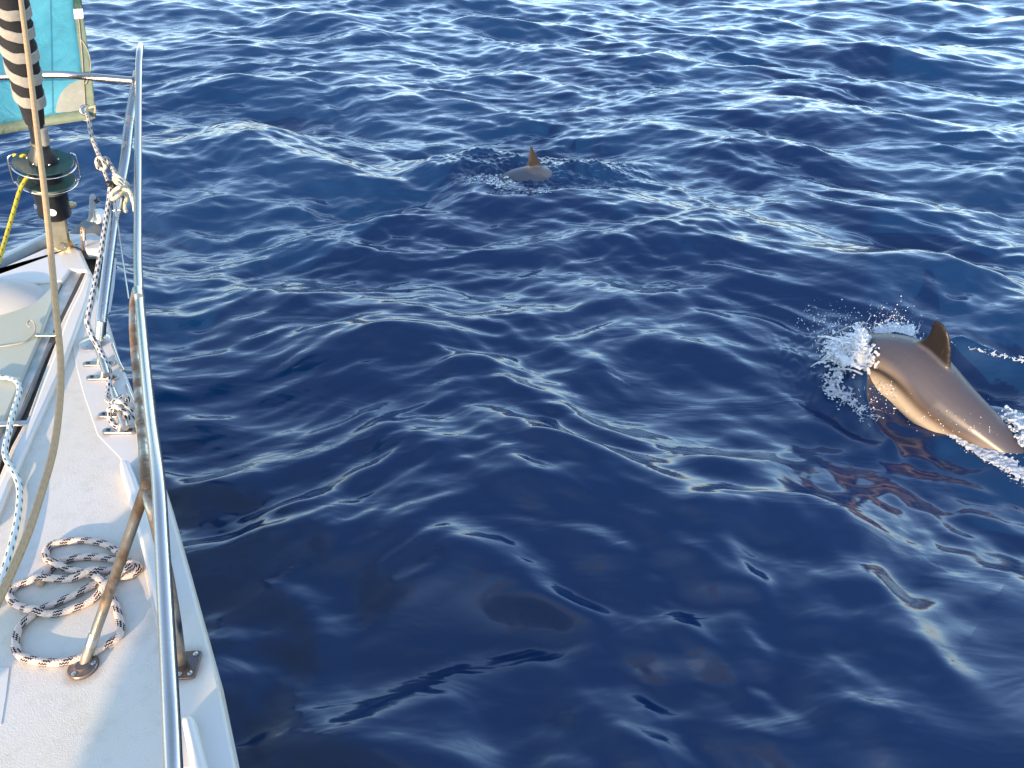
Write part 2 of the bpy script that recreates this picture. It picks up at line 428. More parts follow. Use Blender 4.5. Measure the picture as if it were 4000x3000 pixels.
def sea(x, y, res=None):
    x = np.asarray(x, float); y = np.asarray(y, float)
    wx = x + 0.22*np.sin(0.9*y+0.4*x+1.0) + 0.10*np.sin(2.3*x-1.7*y)
    wy = y + 0.20*np.sin(1.1*x-0.5*y) + 0.09*np.sin(2.9*x+1.3*y+2)
    h = np.zeros_like(x)
    near = np.clip((4.4-np.hypot(x, y))/2.2, 0, 1)
    for kx, ky, a, ph, lam in WAVES:
        s = np.sin(kx*wx + ky*wy + ph)
        p = (np.exp(0.75*(s-1)) - 0.52)*2.1
        if res is not None: p = p*np.clip((lam/(res*3.0)-1), 0, 1)
        h += a*p*(1+(0.2 if lam < 0.3 else (0.6 if lam < 0.9 else -0.3))*near)*(1-(0.22 if lam > 0.6 else 0.0)*np.clip((np.hypot(x, y)-6)/4, 0, 1))
    # patches of churned water round the animals
    ch = np.exp(-(((x-0.25)/0.95)**2 + ((y-6.7)/0.42)**2)**2)
    ch += 0.55*np.exp(-(((x-1.95)/0.30)**2 + ((y-3.75)/0.35)**2)**2)
    e = 0
    for j, (a1, b1, c1) in enumerate(((38,21,0.2),(27,-44,1.3),(61,12,2.2),(-52,49,.4),(17,71,5.0),(83,-30,3.1))):
        e = e + np.sin(a1*x + b1*y + c1 + 1.5*np.sin(9*y+5*x+j))
    h += ch*0.0052*np.abs(e)
    for P, A, wn, wf, tp in CRESTS:
        m = (x > P[:,0].min()-1.2) & (x < P[:,0].max()+1.2) & (y > P[:,1].min()-1.5) & (y < P[:,1].max()+1.2)
        if not m.any(): continue
        X, Y = x[m], y[m]; best = np.full(X.shape, 1e9); sg = np.zeros(X.shape); along = np.zeros(X.shape)
        seg = P[1:]-P[:-1]; L = np.hypot(seg[:,0], seg[:,1]); cum = np.concatenate([[0], np.cumsum(L)])
        for i in range(len(seg)):
            t = ((X-P[i,0])*seg[i,0]+(Y-P[i,1])*seg[i,1])/L[i]**2
            tc = np.clip(t, 0, 1)
            dx = X-P[i,0]-tc*seg[i,0]; dy = Y-P[i,1]-tc*seg[i,1]; d = np.hypot(dx, dy)
            u = d < best
            best = np.where(u, d, best)
            sgn = np.sign(seg[i,0]*(Y-P[i,1]) - seg[i,1]*(X-P[i,0]))
            sg = np.where(u, sgn, sg)
            if len(seg) == 1: tt = t
            elif i == 0: tt = np.minimum(t, 1)
            elif i == len(seg)-1: tt = np.maximum(t, 0)
            else: tt = tc
            along = np.where(u, cum[i]+tt*L[i], along)
        w_ = np.where(sg > 0, wf, wn)
        tot = cum[-1]
        inner = np.clip(np.minimum(along, tot-along)/tp*0.5+0.5, 0, 1)
        inner = inner*inner*(3-2*inner)
        r = best/w_
        h[m] += A*np.exp(-np.sqrt(r*r+0.12)*1.25+0.43)*inner*1.05
    h += dips(x, y)
    return h
def sea1(x, y): return float(sea(np.array([x]), np.array([y]))[0])

def make_sea():
    # rings round the camera foot, dense over the part in view
    dep = np.concatenate([np.linspace(R(80), R(30), 500), np.linspace(R(29.93), R(8), 660)])
    r = list(2.75/np.tan(dep))
    while r[-1] < 6000: r.append(r[-1]*1.045)
    r = np.array(r)
    a = list(np.arange(-47, 47, 0.115)) + list(np.arange(47, 313, 1.6))
    a = np.radians(np.array(a))
    RR, AA = np.meshgrid(r, a, indexing='ij')
    X = RR*np.sin(AA); Y = RR*np.cos(AA)
    res = np.maximum(np.gradient(r)[:, None]*np.ones_like(AA), RR*R(0.115))
    wide = ((AA > R(48)) & (AA < R(312)))
    res = np.where(wide, np.maximum(res, RR*R(1.6)), res)
    Z = sea(X.ravel(), Y.ravel(), res.ravel()).reshape(X.shape)
    nr, na = X.shape
    co = np.stack([X, Y, Z], -1).reshape(-1, 3).astype(np.float32)
    co = np.vstack([co, [[0, 0, 0]]]).astype(np.float32)
    i, j = np.meshgrid(np.arange(nr-1), np.arange(na), indexing='ij'); j2 = (j+1) % na
    q = np.stack([i*na+j, i*na+j2, (i+1)*na+j2, (i+1)*na+j], -1).reshape(-1, 4)
    j = np.arange(na); t = np.stack([np.full(na, nr*na), (j+1) % na, j], -1)
    me = bpy.data.meshes.new('sea_water')
    nv = len(co); nl = q.size + t.size
    me.vertices.add(nv); me.vertices.foreach_set('co', co.ravel())
    me.loops.add(nl); me.loops.foreach_set('vertex_index', np.concatenate([q[:, ::-1].ravel(), t[:, ::-1].ravel()]).astype(np.int32))
    me.polygons.add(len(q)+len(t))
    st = np.concatenate([np.arange(len(q))*4, q.size+np.arange(len(t))*3]).astype(np.int32)
    me.polygons.foreach_set('loop_start', st)
    me.polygons.foreach_set('use_smooth', np.ones(len(st), bool))
    me.update(calc_edges=True); me.validate()
    if me.polygons[len(q)//2].normal.z < 0: me.flip_normals()
    q_ = NT('sea_surface')
    q_.set(Base_Color=(0.0022, 0.021, 0.072, 1), Roughness=0.16, IOR=1.52)
    b1 = q_.noise(3.2, 3, 0.5, sc=(0.5, 1.3, 1), dist=0.6)
    n1 = q_.bump(b1, 0.035, 0.5)
    b2 = q_.noise(13, 2, 0.5, sc=(0.5, 1.2, 1), dist=0.5)
    q_.bump(b2, 0.005, 0.4, n1)
    me.materials.append(q_.m)
    o = bpy.data.objects.new('sea', me); C.objects.link(o); o['kind'] = 'structure'
    o['label'] = 'deep blue choppy sea with smooth rippled waves'
make_sea()

# ================================================================ the sailboat
Z0 = PZ(245, 960, DK)
boat = thing('sailboat', (Z0.x, Z0.y, 0), 'white bow of a sailing yacht with steel pulpit along the left of the sea', 'sailboat')
# starboard edge of the deck, stern to bow
EDGE_PX = [(922,3000),(850,2644),(791,2431),(716,2159),(659,1956),(565,1650),(485,1445),(448,1354),(415,1240),(368,1085),(346,1045),(316,978)]
E = [PZ(x, y, DK) for x, y in EDGE_PX]
d0 = (E[0]-E[2]).normalized()
aft = [Vector((0.30, -2.4, DK)), Vector((0.20, -1.4, DK)), Vector((-0.02, -0.5, DK)), Vector((-0.26, 0.12, DK))]
star = aft + E
port = [PZ(170, 968, DK), PZ(0, 1045, DK), PZ(-180, 1130, DK), Vector((-3.0, 1.7, DK)), Vector((-3.7, 0.6, DK)), Vector((-4.1, -0.6, DK)), Vector((-4.3, -2.4, DK))]
outline = star + port
# hull: loft from the deck edge down
m = M(); n = len(outline)
cen = Vector((-2.1, 0.2, 0))
rings = []
for z, ins in ((DK-0.062, 0.004), (DK-0.10, 0.012), (0.8, 0.10), (0.35, 0.26), (-0.05, 0.46), (-0.4, 0.75)):
    ring = []
    for p in outline:
        q = Vector((p.x, p.y, 0)); d = (cen - q); d.z = 0
        ring.append(q + d.normalized()*ins*(1 if q.y > -2.3 else 0.3) + Vector((0, 0, z)))
    rings.append(ring)
vs = [v for r_ in rings for v in r_]; fs = []
for i in range(len(rings)-1):
    for k in range(n):
        fs.append((i*n+k, i*n+(k+1) % n, (i+1)*n+(k+1) % n, (i+1)*n+k))
fs.append(tuple(range(n)))
m.add(vs, fs); m.build('hull', W_GEL, boat, sharp=30)
# starboard side deck
inner = [(337,1056),(300,1135),(262,1210),(231,1275),(217,1336),(165,1470),(108,1625),(43,1745),(0,1850),(-120,2130),(-420,2760),(-700,3400)]
m = M(); prism(m, [(p.x, p.y) for p in star[1:]] + [tuple(PZ(x, y, DK))[:2] for x, y in [(300,966)]+inner], DK-0.06, DK)
m.build('side_deck', W_SKID, boat, bevel=0.007)
# smooth outboard band, a few mm proud of the grained deck
band_in = [(282,1350),(300,1440),(325,1535),(380,1698),(470,1790),(530,2080),(610,2440),(640,2640),(690,3000)]
m = M(); ins = [(x-5-3*(y/3000), y+2) for x, y in EDGE_PX[:9]]
slab_px(m, ins + [(370,1150)] + [(330,1200)] + band_in, DK-0.01, DK+0.003)
m.build('smooth_edge_band', W_GEL, boat, bevel=0.002)
# bow plate
m = M(); slab_px(m, [(-260,1162),(0,1048),(172,972),(198,964),(290,964),(312,982),(344,1050),(339,1056),(272,1050),(240,1094),(-350,1094+60)], DK-0.05, DK+0.004)
m.build('bow_plate', W_GEL, boat, bevel=0.006)
# anchor hatch with mound
m = M(); slab_px(m, [(-330,1165),(236,1100),(155,1322),(87,1481),(0,1690),(-200,2150),(-600,2900),(-1500,2900),(-900,1500)], DK-0.05, DK-0.002)
hatch = m.build('anchor_hatch', W_LID, boat, bevel=0.008)
m = M(); c = PZ(-30, 1165, DK); pr = PZ(140, 1175, DK)
rx = (pr-c).length; vs = []; fs = []
NR, NA = 14, 48
for i in range(NR+1):
    t = i/NR
    for k in range(NA):
        a = 2*math.pi*k/NA
        rr = rx*(1-t)*(1+0.05*math.sin(3*a+1))
        zz = 0.055*(1-(1-t)**2.4 if t > 0 else 0) - 0.004
        vs.append((c.x+rr*math.cos(a)*1.0, c.y+rr*math.sin(a)*0.85, DK+zz))
for i in range(NR):
    for k in range(NA): fs.append((i*NA+k, i*NA+(k+1) % NA, (i+1)*NA+(k+1) % NA, (i+1)*NA+k))
m.add(vs, fs); m.build('hatch_mound', W_MOUND, hatch)
# channel beside the hatch : alloy track, dark groove, hinge rod
m = M(); slab_px(m, [(272,1056),(322,1058),(232,1250),(210,1310),(150,1460),(90,1620),(28,1750),(-60,1950),(-110,1950),(-10,1730),(80,1500),(156,1330),(212,1180)], DK-0.055, DK-0.012)
m.build('hatch_channel', ALLOY, boat, bevel=0.002)
m = M(); slab_px(m, [(322,1060),(336,1060),(230,1280),(215,1340),(106,1630),(40,1750),(-60,1960),(-90,1960),(10,1745),(80,1600),(200,1310)], DK-0.055, DK-0.010)
m.build('channel_gap', GROOVE, boat)
m = M(); tube(m, smooth_path([PZ(198,1345,DK-0.004), PZ(165,1420,DK-0.004), PZ(110,1560,DK-0.004), PZ(45,1700,DK-0.004), PZ(-30,1860,DK-0.004)], 6), 0.007)
m.build('hinge_rod', ALLOY_D, boat)
# coaming ridge right of the channel
def ridge(name, L, Rr, h, mat, bev=0.012, zb=DK):
    m = M(); slab_px(m, L + list(reversed(Rr)), zb-0.01, zb+h); return m.build(name, mat, boat, bevel=bev)
ridge('channel_coaming', [(341,1060),(306,1145),(268,1220),(240,1290),(222,1352),(170,1480),(112,1635),(50,1757),(0,1868),(-90,2060)],
      [(362,1085),(345,1160),(308,1265),(285,1330),(250,1420),(205,1520),(150,1640),(95,1765),(50,1868),(-30,2060)], 0.016, W_GEL, 0.010)
ridge('toe_ridge', [(462,1800),(470,1850),(500,1950),(545,2120),(590,2300),(618,2438)], [(500,1790),(525,1850),(565,1970),(610,2120),(640,2300),(655,2430)], 0.034, W_GEL, 0.014)
ridge('toe_ridge', [(700,2790),(722,2900),(745,3020),(800,3300)], [(752,2785),(780,2900),(812,3020),(900,3300)], 0.03, W_GEL, 0.013)
# pale patch at the lower left
m = M(); slab_px(m, [(-60,2606),(36,2608),(22,2720),(4,2830),(-70,2850)], DK, DK+0.0015)
m.build('deck_patch', W_GEL, boat)
# brown slab as painted shade by the bow locker; port toe rail
m = M(); slab_px(m, [(318,980),(365,985),(378,1030),(368,1085),(352,1050)], DK-0.30, DK-0.10)
m.build('bow_locker_shade', BROWN, boat)
m = M(); a, b = PZ(-150, 1075, DK+0.01), PZ(235, 886, DK+0.01)
def beam(m, a, b, wdt, hgt):
    d = (b-a).normalized(); s = d.cross(Vector((0, 0, 1))).normalized()*wdt/2; u = s.cross(d).normalized()*hgt
    if u.z < 0: u = -u
    vs = [a-s, a+s, a+s-u, a-s-u, b-s, b+s, b+s-u, b-s-u]
    m.add(vs, [(0,1,2,3), (4,5,6,7), (0,1,5,4), (1,2,6,5), (2,3,7,6), (3,0,4,7)])
beam(m, a, b, 0.030, 0.05); m.build('port_toe_rail', ALLOY_P, boat, bevel=0.008)
m = M(); slab_px(m, [(-200,1128),(0,1035),(100,990),(175,958),(205,935),(420,920),(430,975),(330,985),(300,962),(190,964),(0,1047),(-200,1140)], DK-0.16, DK-0.06)
m.build('bow_underplate', BROWN, boat)
# bow fitting: framed stainless cheeks, roller, pins
bowfit = M(); slab_px(bowfit, [(195,955),(200,930),(262,905),(300,898),(395,905),(415,925),(412,975),(330,978),(300,962)], DK-0.055, DK-0.01)
bowfit = bowfit.build('bow_fitting', ALLOY, boat, bevel=0.003)
m = M(); pts = [PD(268,912,3.28), PD(300,882,3.3), PD(330,858,3.33), (PD(352,860,3.33)), PD(395,885,3.3), PD(392,925,3.25), PD(368,915,3.25), PD(300,915,3.26)]
plate(m, pts, 0.03, ray(330, 880)); m.build('roller_cheek', ALLOY_D, bowfit, bevel=0.003)
m = M(); pts = [PD(338,862,3.28), PD(346,850,3.28), PD(350,770,3.28), PD(358,756,3.28), PD(368,758,3.28), PD(375,775,3.28), PD(377,800,3.28), PD(366,830,3.28), PD(364,868,3.28)]
plate(m, pts, 0.012, ray(360, 800)); m.build('roller_arm', ALLOY, bowfit, bevel=0.002)
m = M(); a = PD(372,848,3.3); b = PD(402,842,3.33); tube(m, [a, b], 0.032, 20); m.build('bow_roller', WHITE, bowfit, bevel=0.004)
m = M(); a = PD(372,788,3.27); b = PD(386,780,3.27); tube(m, [a, b], 0.009, 10); m.build('retaining_pin', BLACK, bowfit)
m = M(); tube(m, smooth_path([PZ(325,975,DK+0.0), PD(322,930,3.18), PD(319,900,3.17), PD(322,889,3.16), PD(327,900,3.16), PD(329,940,3.17)], 5), 0.006)
m.build('locking_pin', m_steel('copper_pin', 0.5, (0.5, 0.35, 0.25)), bowfit)
m = M(); slab_px(m, [(332,938),(345,934),(372,937),(400,934),(402,972),(333,974)], DK-0.02, DK+0.02)
m.build('white_pad', W_GEL, bowfit, bevel=0.005)
for (x, y) in ((215, 948), (300, 955), (392, 962)):
    m = M(); lathe(m, PZ(x, y, DK-0.012), (0, 0, 1), [(0.008, 0), (0.008, 0.004), (0.004, 0.006)], 12); m.build('screw', STEEL_OLD, bowfit)

# rub strips at the deck edge
for p in ([(441,1345),(452,1378),(466,1415),(484,1450)], [(496,1506),(512,1545),(528,1580),(543,1614)]):
    P = [PZ(x-1, y, DK+0.003) for x, y in p]
    m = M(); tube(m, smooth_path(P, 4), 0.006, 10); o = m.build('rub_strip', CHROME, boat)
# straps across the channel
def strap(p, q_, wd, h, mat, name):
    a, b = PZ(*p, DK+h), PZ(*q_, DK+h); d = (b-a).normalized(); s = d.cross(Vector((0, 0, 1)))*wd/2
    N = 8; pts = []
    for k in range(N+1):
        t = math.pi*k/N - math.pi/2; pts.append(b + d*math.cos(t)*wd/2 + s.normalized()*math.sin(t)*wd/2)
    for k in range(N+1):
        t = math.pi*k/N + math.pi/2; pts.append(a + d*math.cos(t)*wd/2 + s.normalized()*math.sin(t)*wd/2)
    m = M(); plate(m, pts, 0.006, (0, 0, 1)); o = m.build(name, mat, boat, bevel=0.0015)
    for c_ in (a, b):
        m = M(); lathe(m, c_ + Vector((0, 0, 0.006)), (0, 0, 1), [(wd*0.3, 0), (wd*0.3, 0.003), (wd*0.12, 0.005)], 14)
        m.build('screw', STEEL_OLD, o)
strap((146,1311), (249,1309), 0.020, 0.003, CHROME, 'hatch_strap')
strap((-60,1662), (115,1655), 0.022, 0.004, ALLOY, 'hatch_strap')

# ---- pulpit
pul = M()
top = [PZ(545,195,1.95), PZ(549,178,1.955)]
toprail = smooth_path([PD(550,178,3.16), PD(546,200,3.06), PD(542,260,3.0), PD(540,420,2.86), PD(539,640,2.66), PD(538,900,2.42), PD(541,1100,2.18), PD(556,1300,1.93), PD(585,1600,1.62),
                       PD(616,1850,1.42), PD(632,2100,1.31), PD(648,2395,1.20), PD(664,2700,1.10), PD(678,3000,1.03), PD(700,3500,0.90), PD(740,4300,0.8), Vector((-0.22, -0.3, 1.64)), Vector((-0.12, -0.85, 1.64)), Vector((-0.10, -0.95, 1.55)), Vector((-0.10, -0.97, 1.35)), Vector((-0.10, -0.97, DK))], 8)
tube(pul, toprail, 0.0125, 20)
pulpit = pul.build('pulpit', CHROME, boat, label='polished steel bow rail tube')
def ptube(name, pts, r, mat, seg=18, label=None, n=6):
    m = M(); tube(m, smooth_path(pts, n), r, seg); return m.build(name, mat, pulpit, label=label)
ptube('front_leg', [PD(540,285,3.03), PD(505,480,2.95), PD(490,620,2.90), PD(465,760,2.86), PD(440,900,2.83), PD(414,1100,2.76), PD(397,1240,2.72), PD(391,1328,2.72)], 0.0185, STEEL_OLD)
ptube('front_leg_foot', [PD(396,1255,2.70), PZ(388,1338,DK)], 0.0155, CHROME)
ptube('cross_rail', [PD(-700,330,3.05), PD(-200,305,3.0), PD(20,300,2.98), PD(150,293,2.97), PD(250,292,2.97), PD(380,303,2.98), PD(520,315,3.0)], 0.0145, CHROME)
# sleeve joint
m = M(); tube(m, [PD(538,1135,2.13), PD(541,1165,2.09)], 0.0155, 18); m.build('joint_sleeve', CHROME, pulpit)
# rusty mid leg, fork and two feet
J = PD(577,1915,1.50)
ptube('rear_leg', [PD(531,1145,2.16), PD(523,1190,2.14), PD(523,1300,2.04), PD(540,1500,1.86), PD(560,1720,1.64), J, PD(612,2060,1.50), PD(655,2250,1.55), PD(688,2450,1.58), PZ(706,2592,DK)], 0.0120, RUSTY)
ptube('diagonal_leg', [PD(574,1895,1.50), PD(540,1990,1.53), PD(460,2220,1.62), PD(380,2450,1.68), PZ(328,2598,DK)], 0.0115, RUSTY)
m = M(); tube(m, [PD(372,2470,1.685), PD(355,2520,1.69)], 0.0125, 18); m.build('leg_collar', STEEL_OLD, pulpit)
m = M(); ball(m, PD(574,1900,1.50), 0.0135, 14, 8, (1, 1, 1.6)); m.build('weld', RUSTY, pulpit)
def flange(px, py, rad, mat, name='base_flange'):
    c = PZ(px, py, DK); m = M(); lathe(m, c, (0, 0, 1), [(rad, 0), (rad, 0.005), (rad*0.93, 0.008), (rad*0.55, 0.009), (rad*0.45, 0.012)], 40)
    o = m.build(name, mat, pulpit)
    for k in range(3):
        a = R(250+120*k); m = M(); p = c + Vector((math.cos(a)*rad*0.72, math.sin(a)*rad*0.72, 0.008))
        lathe(m, p, (0, 0, 1), [(0.0055, 0), (0.0055, 0.003), (0.003, 0.0045)], 12); m.build('screw', CHROME, pulpit)
flange(327, 2606, 0.033, FLANGE)
flange(370, 1338, 0.054, CHROME)
c = PZ(715, 2602, DK+0.003)
ax = (PZ(765,2640,DK)-PZ(690,2645,DK)).normalized(); ay = Vector((-ax.y, ax.x, 0))
pts = []
for sx, sy, a0 in ((1,1,0), (-1,1,90), (-1,-1,180), (1,-1,270)):
    for k in range(5):
        a = R(a0+k*22.5); pts.append(c + ax*(sx*0.022+math.cos(a)*0.008) + ay*(sy*0.027+math.sin(a)*0.008) + ax*0.006)
m = M(); plate(m, pts, 0.006, (0, 0, 1)); m.build('base_plate', FLANGE, pulpit, bevel=0.0015)
for sx, sy in ((-.3, -1), (1, -1), (1, 1)):
    m = M(); lathe(m, c+ax*(0.006+sx*0.018)+ay*sy*0.024+Vector((0, 0, 0.006)), (0, 0, 1), [(0.0055, 0), (0.0055, 0.003), (0.003, 0.0045)], 12); m.build('screw', CHROME, pulpit)
# side plate behind the front leg, wire with fork
m = M(); plate(m, [PD(432,1000,2.85), PD(456,1010,2.85), PD(447,1120,2.8), PD(432,1215,2.77), PD(417,1232,2.77), PD(412,1210,2.78)], 0.006, ray(430,1100)); m.build('side_plate', STEEL_OLD, pulpit, bevel=0.001)
m = M(); tube(m, [PD(459,778,2.80), PD(456,820,2.79)], 0.0045, 10); tube(m, [PD(444,822,2.79), PD(470,820,2.79)], 0.004, 10); tube(m, [PD(456,820,2.79), PD(457,850,2.78)], [0.009, 0.004], 10)
m.build('wire_fork', CHROME, pulpit)
m = M(); tube(m, [PD(457,848,2.78), PD(470,950,2.68), PD(503,1165,2.20)], 0.0024, 8); m.build('rail_wire', WIRE, pulpit)

# ---- mast, boom and mainsail out of view aft, added to shade the near side deck
m = M(); tube(m, [Vector((-2.1, -0.85, 1.1)), Vector((-2.1, -0.95, 12.0))], 0.075, 20); m.build('mast', ALLOY_P, boat)
m = M(); tube(m, [Vector((-2.1, -0.95, 1.95)), Vector((-2.2, -5.2, 2.0))], 0.055, 16); m.build('boom', ALLOY_P, boat)
m = M(); vs = []; fs = []
for i in range(21):
    for j in range(13):
        t, u = i/20, j/12; c = (1-t)*4.2*u
        vs.append((-2.1-0.02*u+0.35*math.sin(math.pi*u)*math.sin(math.pi*min(1, t*.8+.1)), -1.03-c, 2.02+9.6*t))
for i in range(20):
    for j in range(12): fs.append((i*13+j, i*13+j+1, (i+1)*13+j+1, (i+1)*13+j))
m.add(vs, fs); m.build('mainsail', m_cloth('white_sailcloth', (0.72, 0.72, 0.70), 0.25), boat)

# ---- mooring cleats (bolted to the deck)
def cleat(feet, bar, hz):
    root = None
    m = M(); a, b = PZ(*bar[0], DK+hz), PZ(*bar[1], DK+hz); P = [a.lerp(b, t) for t in (0, .12, .3, .5, .7, .88, 1)]
    tube(m, P, [0.0085, 0.0105, 0.013, 0.0115, 0.013, 0.0115, 0.0105], 16); root = m.build('cleat', CLEATM, boat, label='polished mooring cleat')
    for (p, q_) in feet:
        a, b = PZ(*p, DK+0.003), PZ(*q_, DK+0.003); d = (b-a).normalized(); s = Vector((-d.y, d.x, 0)); wd = 0.026
        def oval(r_, ee):
            o_ = []
            for cc, t0 in ((b, -90), (a, 90)):
                for k in range(9):
                    t = R(t0 + 180*k/8); o_.append(cc - (b-a).normalized()*(0 if True else 0) + d*math.cos(t)*r_ + s*math.sin(t)*r_)
            return o_
        mid = (a+b)/2
        m = M(); plate(m, oval(wd/2, 0), 0.009, (0, 0, 1)); f = m.build('cleat_foot', CLEATM, root, bevel=0.002)
        for e_ in (a.lerp(b, .08), a.lerp(b, .92)):
            m = M(); lathe(m, e_+Vector((0, 0, 0.009)), (0, 0, 1), [(0.0075, 0), (0.0065, 0.0015)], 14); m.build('cleat_screw', BLACK, root)
        # post up to the horn bar
        a2, b2 = PZ(*bar[0], DK+hz), PZ(*bar[1], DK+hz); dd = b2-a2; t = max(0.1, min(0.9, (mid-a2).dot(dd)/dd.length_squared))
        m = M(); tube(m, [mid+Vector((0, 0, 0.004)), a2.lerp(b2, t)], [0.010, 0.0085], 12); m.build('cleat_post', CHROME, root)
cleat([((340,1426), (436,1426)), ((354,1480), (450,1480))], [(377,1332), (418,1464)], 0.045)
cleat([((402,1625), (478,1625)), ((418,1688), (520,1688))], [(440,1520), (490,1672)], 0.045)

# ================================================================ forestay furler
def ax_pt(px, py): return PD(px, py, 3.26 - (960-py)*0.00072)
base = ax_pt(238, 945)
fur = thing('roller_furler', base, 'black headsail furler drum with striped sleeve standing on the bow plate', 'furler')
axis = (ax_pt(45, 60) - base).normalized()
def on_axis(py): # axis point seen at row py
    lo, hi = 0.0, 3.0
    for _ in range(40):
        mid = (lo+hi)/2; p = base+axis*mid; v = p-CAM; dpt = v.y*cp-v.z*sp; yy = 1500-F*(v.y*sp+v.z*cp)/dpt
        if yy > py: lo = mid
        else: hi = mid
    return lo
H = on_axis
hs = [H(y) for y in (480, 430, 380, 300, 200, 100, 0, -150, -400, -900)]
rd = [.034, .040, .047, .052, .056, .058, .060, .062, .064, .066]
P = [base+axis*h for h in hs]; 
n_s = 90
hh = np.linspace(hs[0], hs[-1], n_s); rr = np.interp(hh, hs, rd)
m = M(); tube(m, [base+axis*h for h in hh], [r_*(1+0.03*math.sin(h*40)+0.02*math.sin(h*97+1)) for h, r_ in zip(hh, rr)], 28)
sleeve = m.build('furled_sleeve', BLACKC, fur)
# spiral straps, each band a part
x_, y_, t_ = frame(axis)
band_mesh_count = 0
for py in (388, 298, 205, 115, 35, -60, -170, -300):
    h = H(py-22+3*math.sin(py*1.7)); r0 = float(np.interp(h, hs, rd)); wd = (H(py-42)-H(py))
    m = M(); seg = 32; vs = []; fs = []
    for k in range(seg+1):
        a = 2*math.pi*k/seg
        # tilt of the turn round the sleeve
        hc = h + 0.022*math.cos(a - 2.5) + 0.003*math.sin(3*a+py) + 0.002*math.sin(7*a+py*2)
        for hz, ro in ((-wd/2, 0.001), (-wd/2+0.002, 0.0035), (wd/2-0.002, 0.0035), (wd/2, 0.001)):
            rr_ = r0*1.035 + ro
            vs.append(base+axis*(hc+hz)+(x_*math.cos(a)+y_*math.sin(a))*rr_)
    for k in range(seg):
        for j in range(3): fs.append((k*4+j, k*4+j+1, (k+1)*4+j+1, (k+1)*4+j))
    m.add(vs, fs); m.build('white_band', STRAP, sleeve)
# foil and clamp under the sleeve
m = M(); tube(m, [base+axis*H(575), base+axis*H(470)], 0.026, 18); m.build('foil', BLACK, fur)
m = M(); cc = base+axis*H(520); e = (ray(150, 520).cross(axis)).normalized(); tocam = (CAM-cc).normalized()
lathe(m, base+axis*H(562)+e*0.014+tocam*0.008, axis, [(0.022, 0), (0.024, 0.01), (0.024, H(500)-H(562)), (0.020, H(497)-H(562))], 14); m.build('foil_clamp', STRAP, fur)
m = M(); lathe(m, base+axis*H(560), axis, [(0.030, -0.002), (0.032, 0), (0.032, 0.004), (0.030, 0.005)], 20); m.build('wire_ring', BRONZE, fur)
# collar cone, discs, drum
h1 = H(632); h2 = H(700)
m = M(); lathe(m, base+axis*h1, axis, [(0.052, 0.004), (0.052, 0.022), (0.036, 0.052), (0.032, 0.075), (0.028, 0.09)], 32); m.build('collar', BLACK, fur)
for k in range(6):
    a = R(60*k+20); m = M(); p = base+axis*(h1+0.014)+(x_*math.cos(a)+y_*math.sin(a))*0.053
    ball(m, p, 0.005, 8, 5); m.build('collar_screw', CHROME, fur)
m = M(); lathe(m, base+axis*h1, axis, [(0.106, -0.002), (0.108, 0), (0.106, 0.003), (0.05, 0.005)], 64); m.build('upper_disc', DISC, fur)
m = M(); lathe(m, base+axis*h2, axis, [(0.102, -0.002), (0.104, 0), (0.102, 0.003), (0.05, 0.005)], 64); m.build('lower_disc', DISC, fur)
m = M(); lathe(m, base+axis*h2, axis, [(0.058, 0), (0.058, h1-h2)], 36); m.build('drum_core', BLACK, fur)
m = M(); lathe(m, base+axis*(h1-0.018), axis, [(0.064, 0), (0.068, 0.004), (0.068, 0.010), (0.064, 0.014)], 36); m.build('wound_line', R_YEL, fur)
hb = H(838); m = M(); lathe(m, base+axis*hb, axis, [(0.054, -0.004), (0.063, 0.006), (0.063, h2-hb-0.004)], 40); m.build('drum_housing', BLACK, fur)
m = M(); lathe(m, base+axis*(h2-0.045), axis, [(0.0645, 0), (0.066, 0.002), (0.066, 0.020), (0.0645, 0.022)], 40); m.build('steel_band', BRONZE, fur)
cc = base+axis*H(798)
fc = CAM-cc; fc = (fc-axis*fc.dot(axis)).normalized()
ang = math.radians(8); side = axis.cross(fc)
dirn = (fc*math.cos(ang)+side*math.sin(ang)*(-1 if side.x > 0 else 1)).normalized()
m = M(); lathe(m, cc+dirn*0.0625, dirn, [(0.0165, 0), (0.0165, 0.0018)], 24); m.build('round_sticker', WHITE, fur)
sd_ = side if side.x > 0 else -side
m = M(); lathe(m, cc+sd_*0.060+fc*0.01, sd_, [(0.013, 0), (0.013, 0.016), (0.009, 0.018), (0.009, 0.026)], 6); m.build('hex_bolt', BRONZE, fur)
m = M(); lathe(m, cc-sd_*0.060+fc*0.01, -sd_, [(0.010, 0), (0.010, 0.008)], 6); m.build('hex_bolt', CHROME, fur)
# wire guard
m = M()
def ring_pts(h, r0, a0, a1, n=40):
    out = []
    for k in range(n+1):
        a = R(a0+(a1-a0)*k/n); out.append(base+axis*h+(sd_*math.cos(a)+fc*math.sin(a))*r0)
    return out
tube(m, ring_pts(h1-0.012, 0.113, 0, 180), 0.0028, 8); tube(m, ring_pts(h2-0.006, 0.109, 0, 180), 0.0026, 8)
for s_ in (0, 180):
    a = R(s_); q_ = (sd_*math.cos(a)+fc*math.sin(a))
    tube(m, smooth_path([base+axis*(h2-0.006)+q_*0.110, base+axis*(h2)+q_*0.119, base+axis*(h1+0.01)+q_*0.119, base+axis*(h1+0.03)+q_*0.110, base+axis*(h1+0.035)+q_*0.100], 5), 0.0028, 8)
m.build('drum_guard', CHROME, fur)
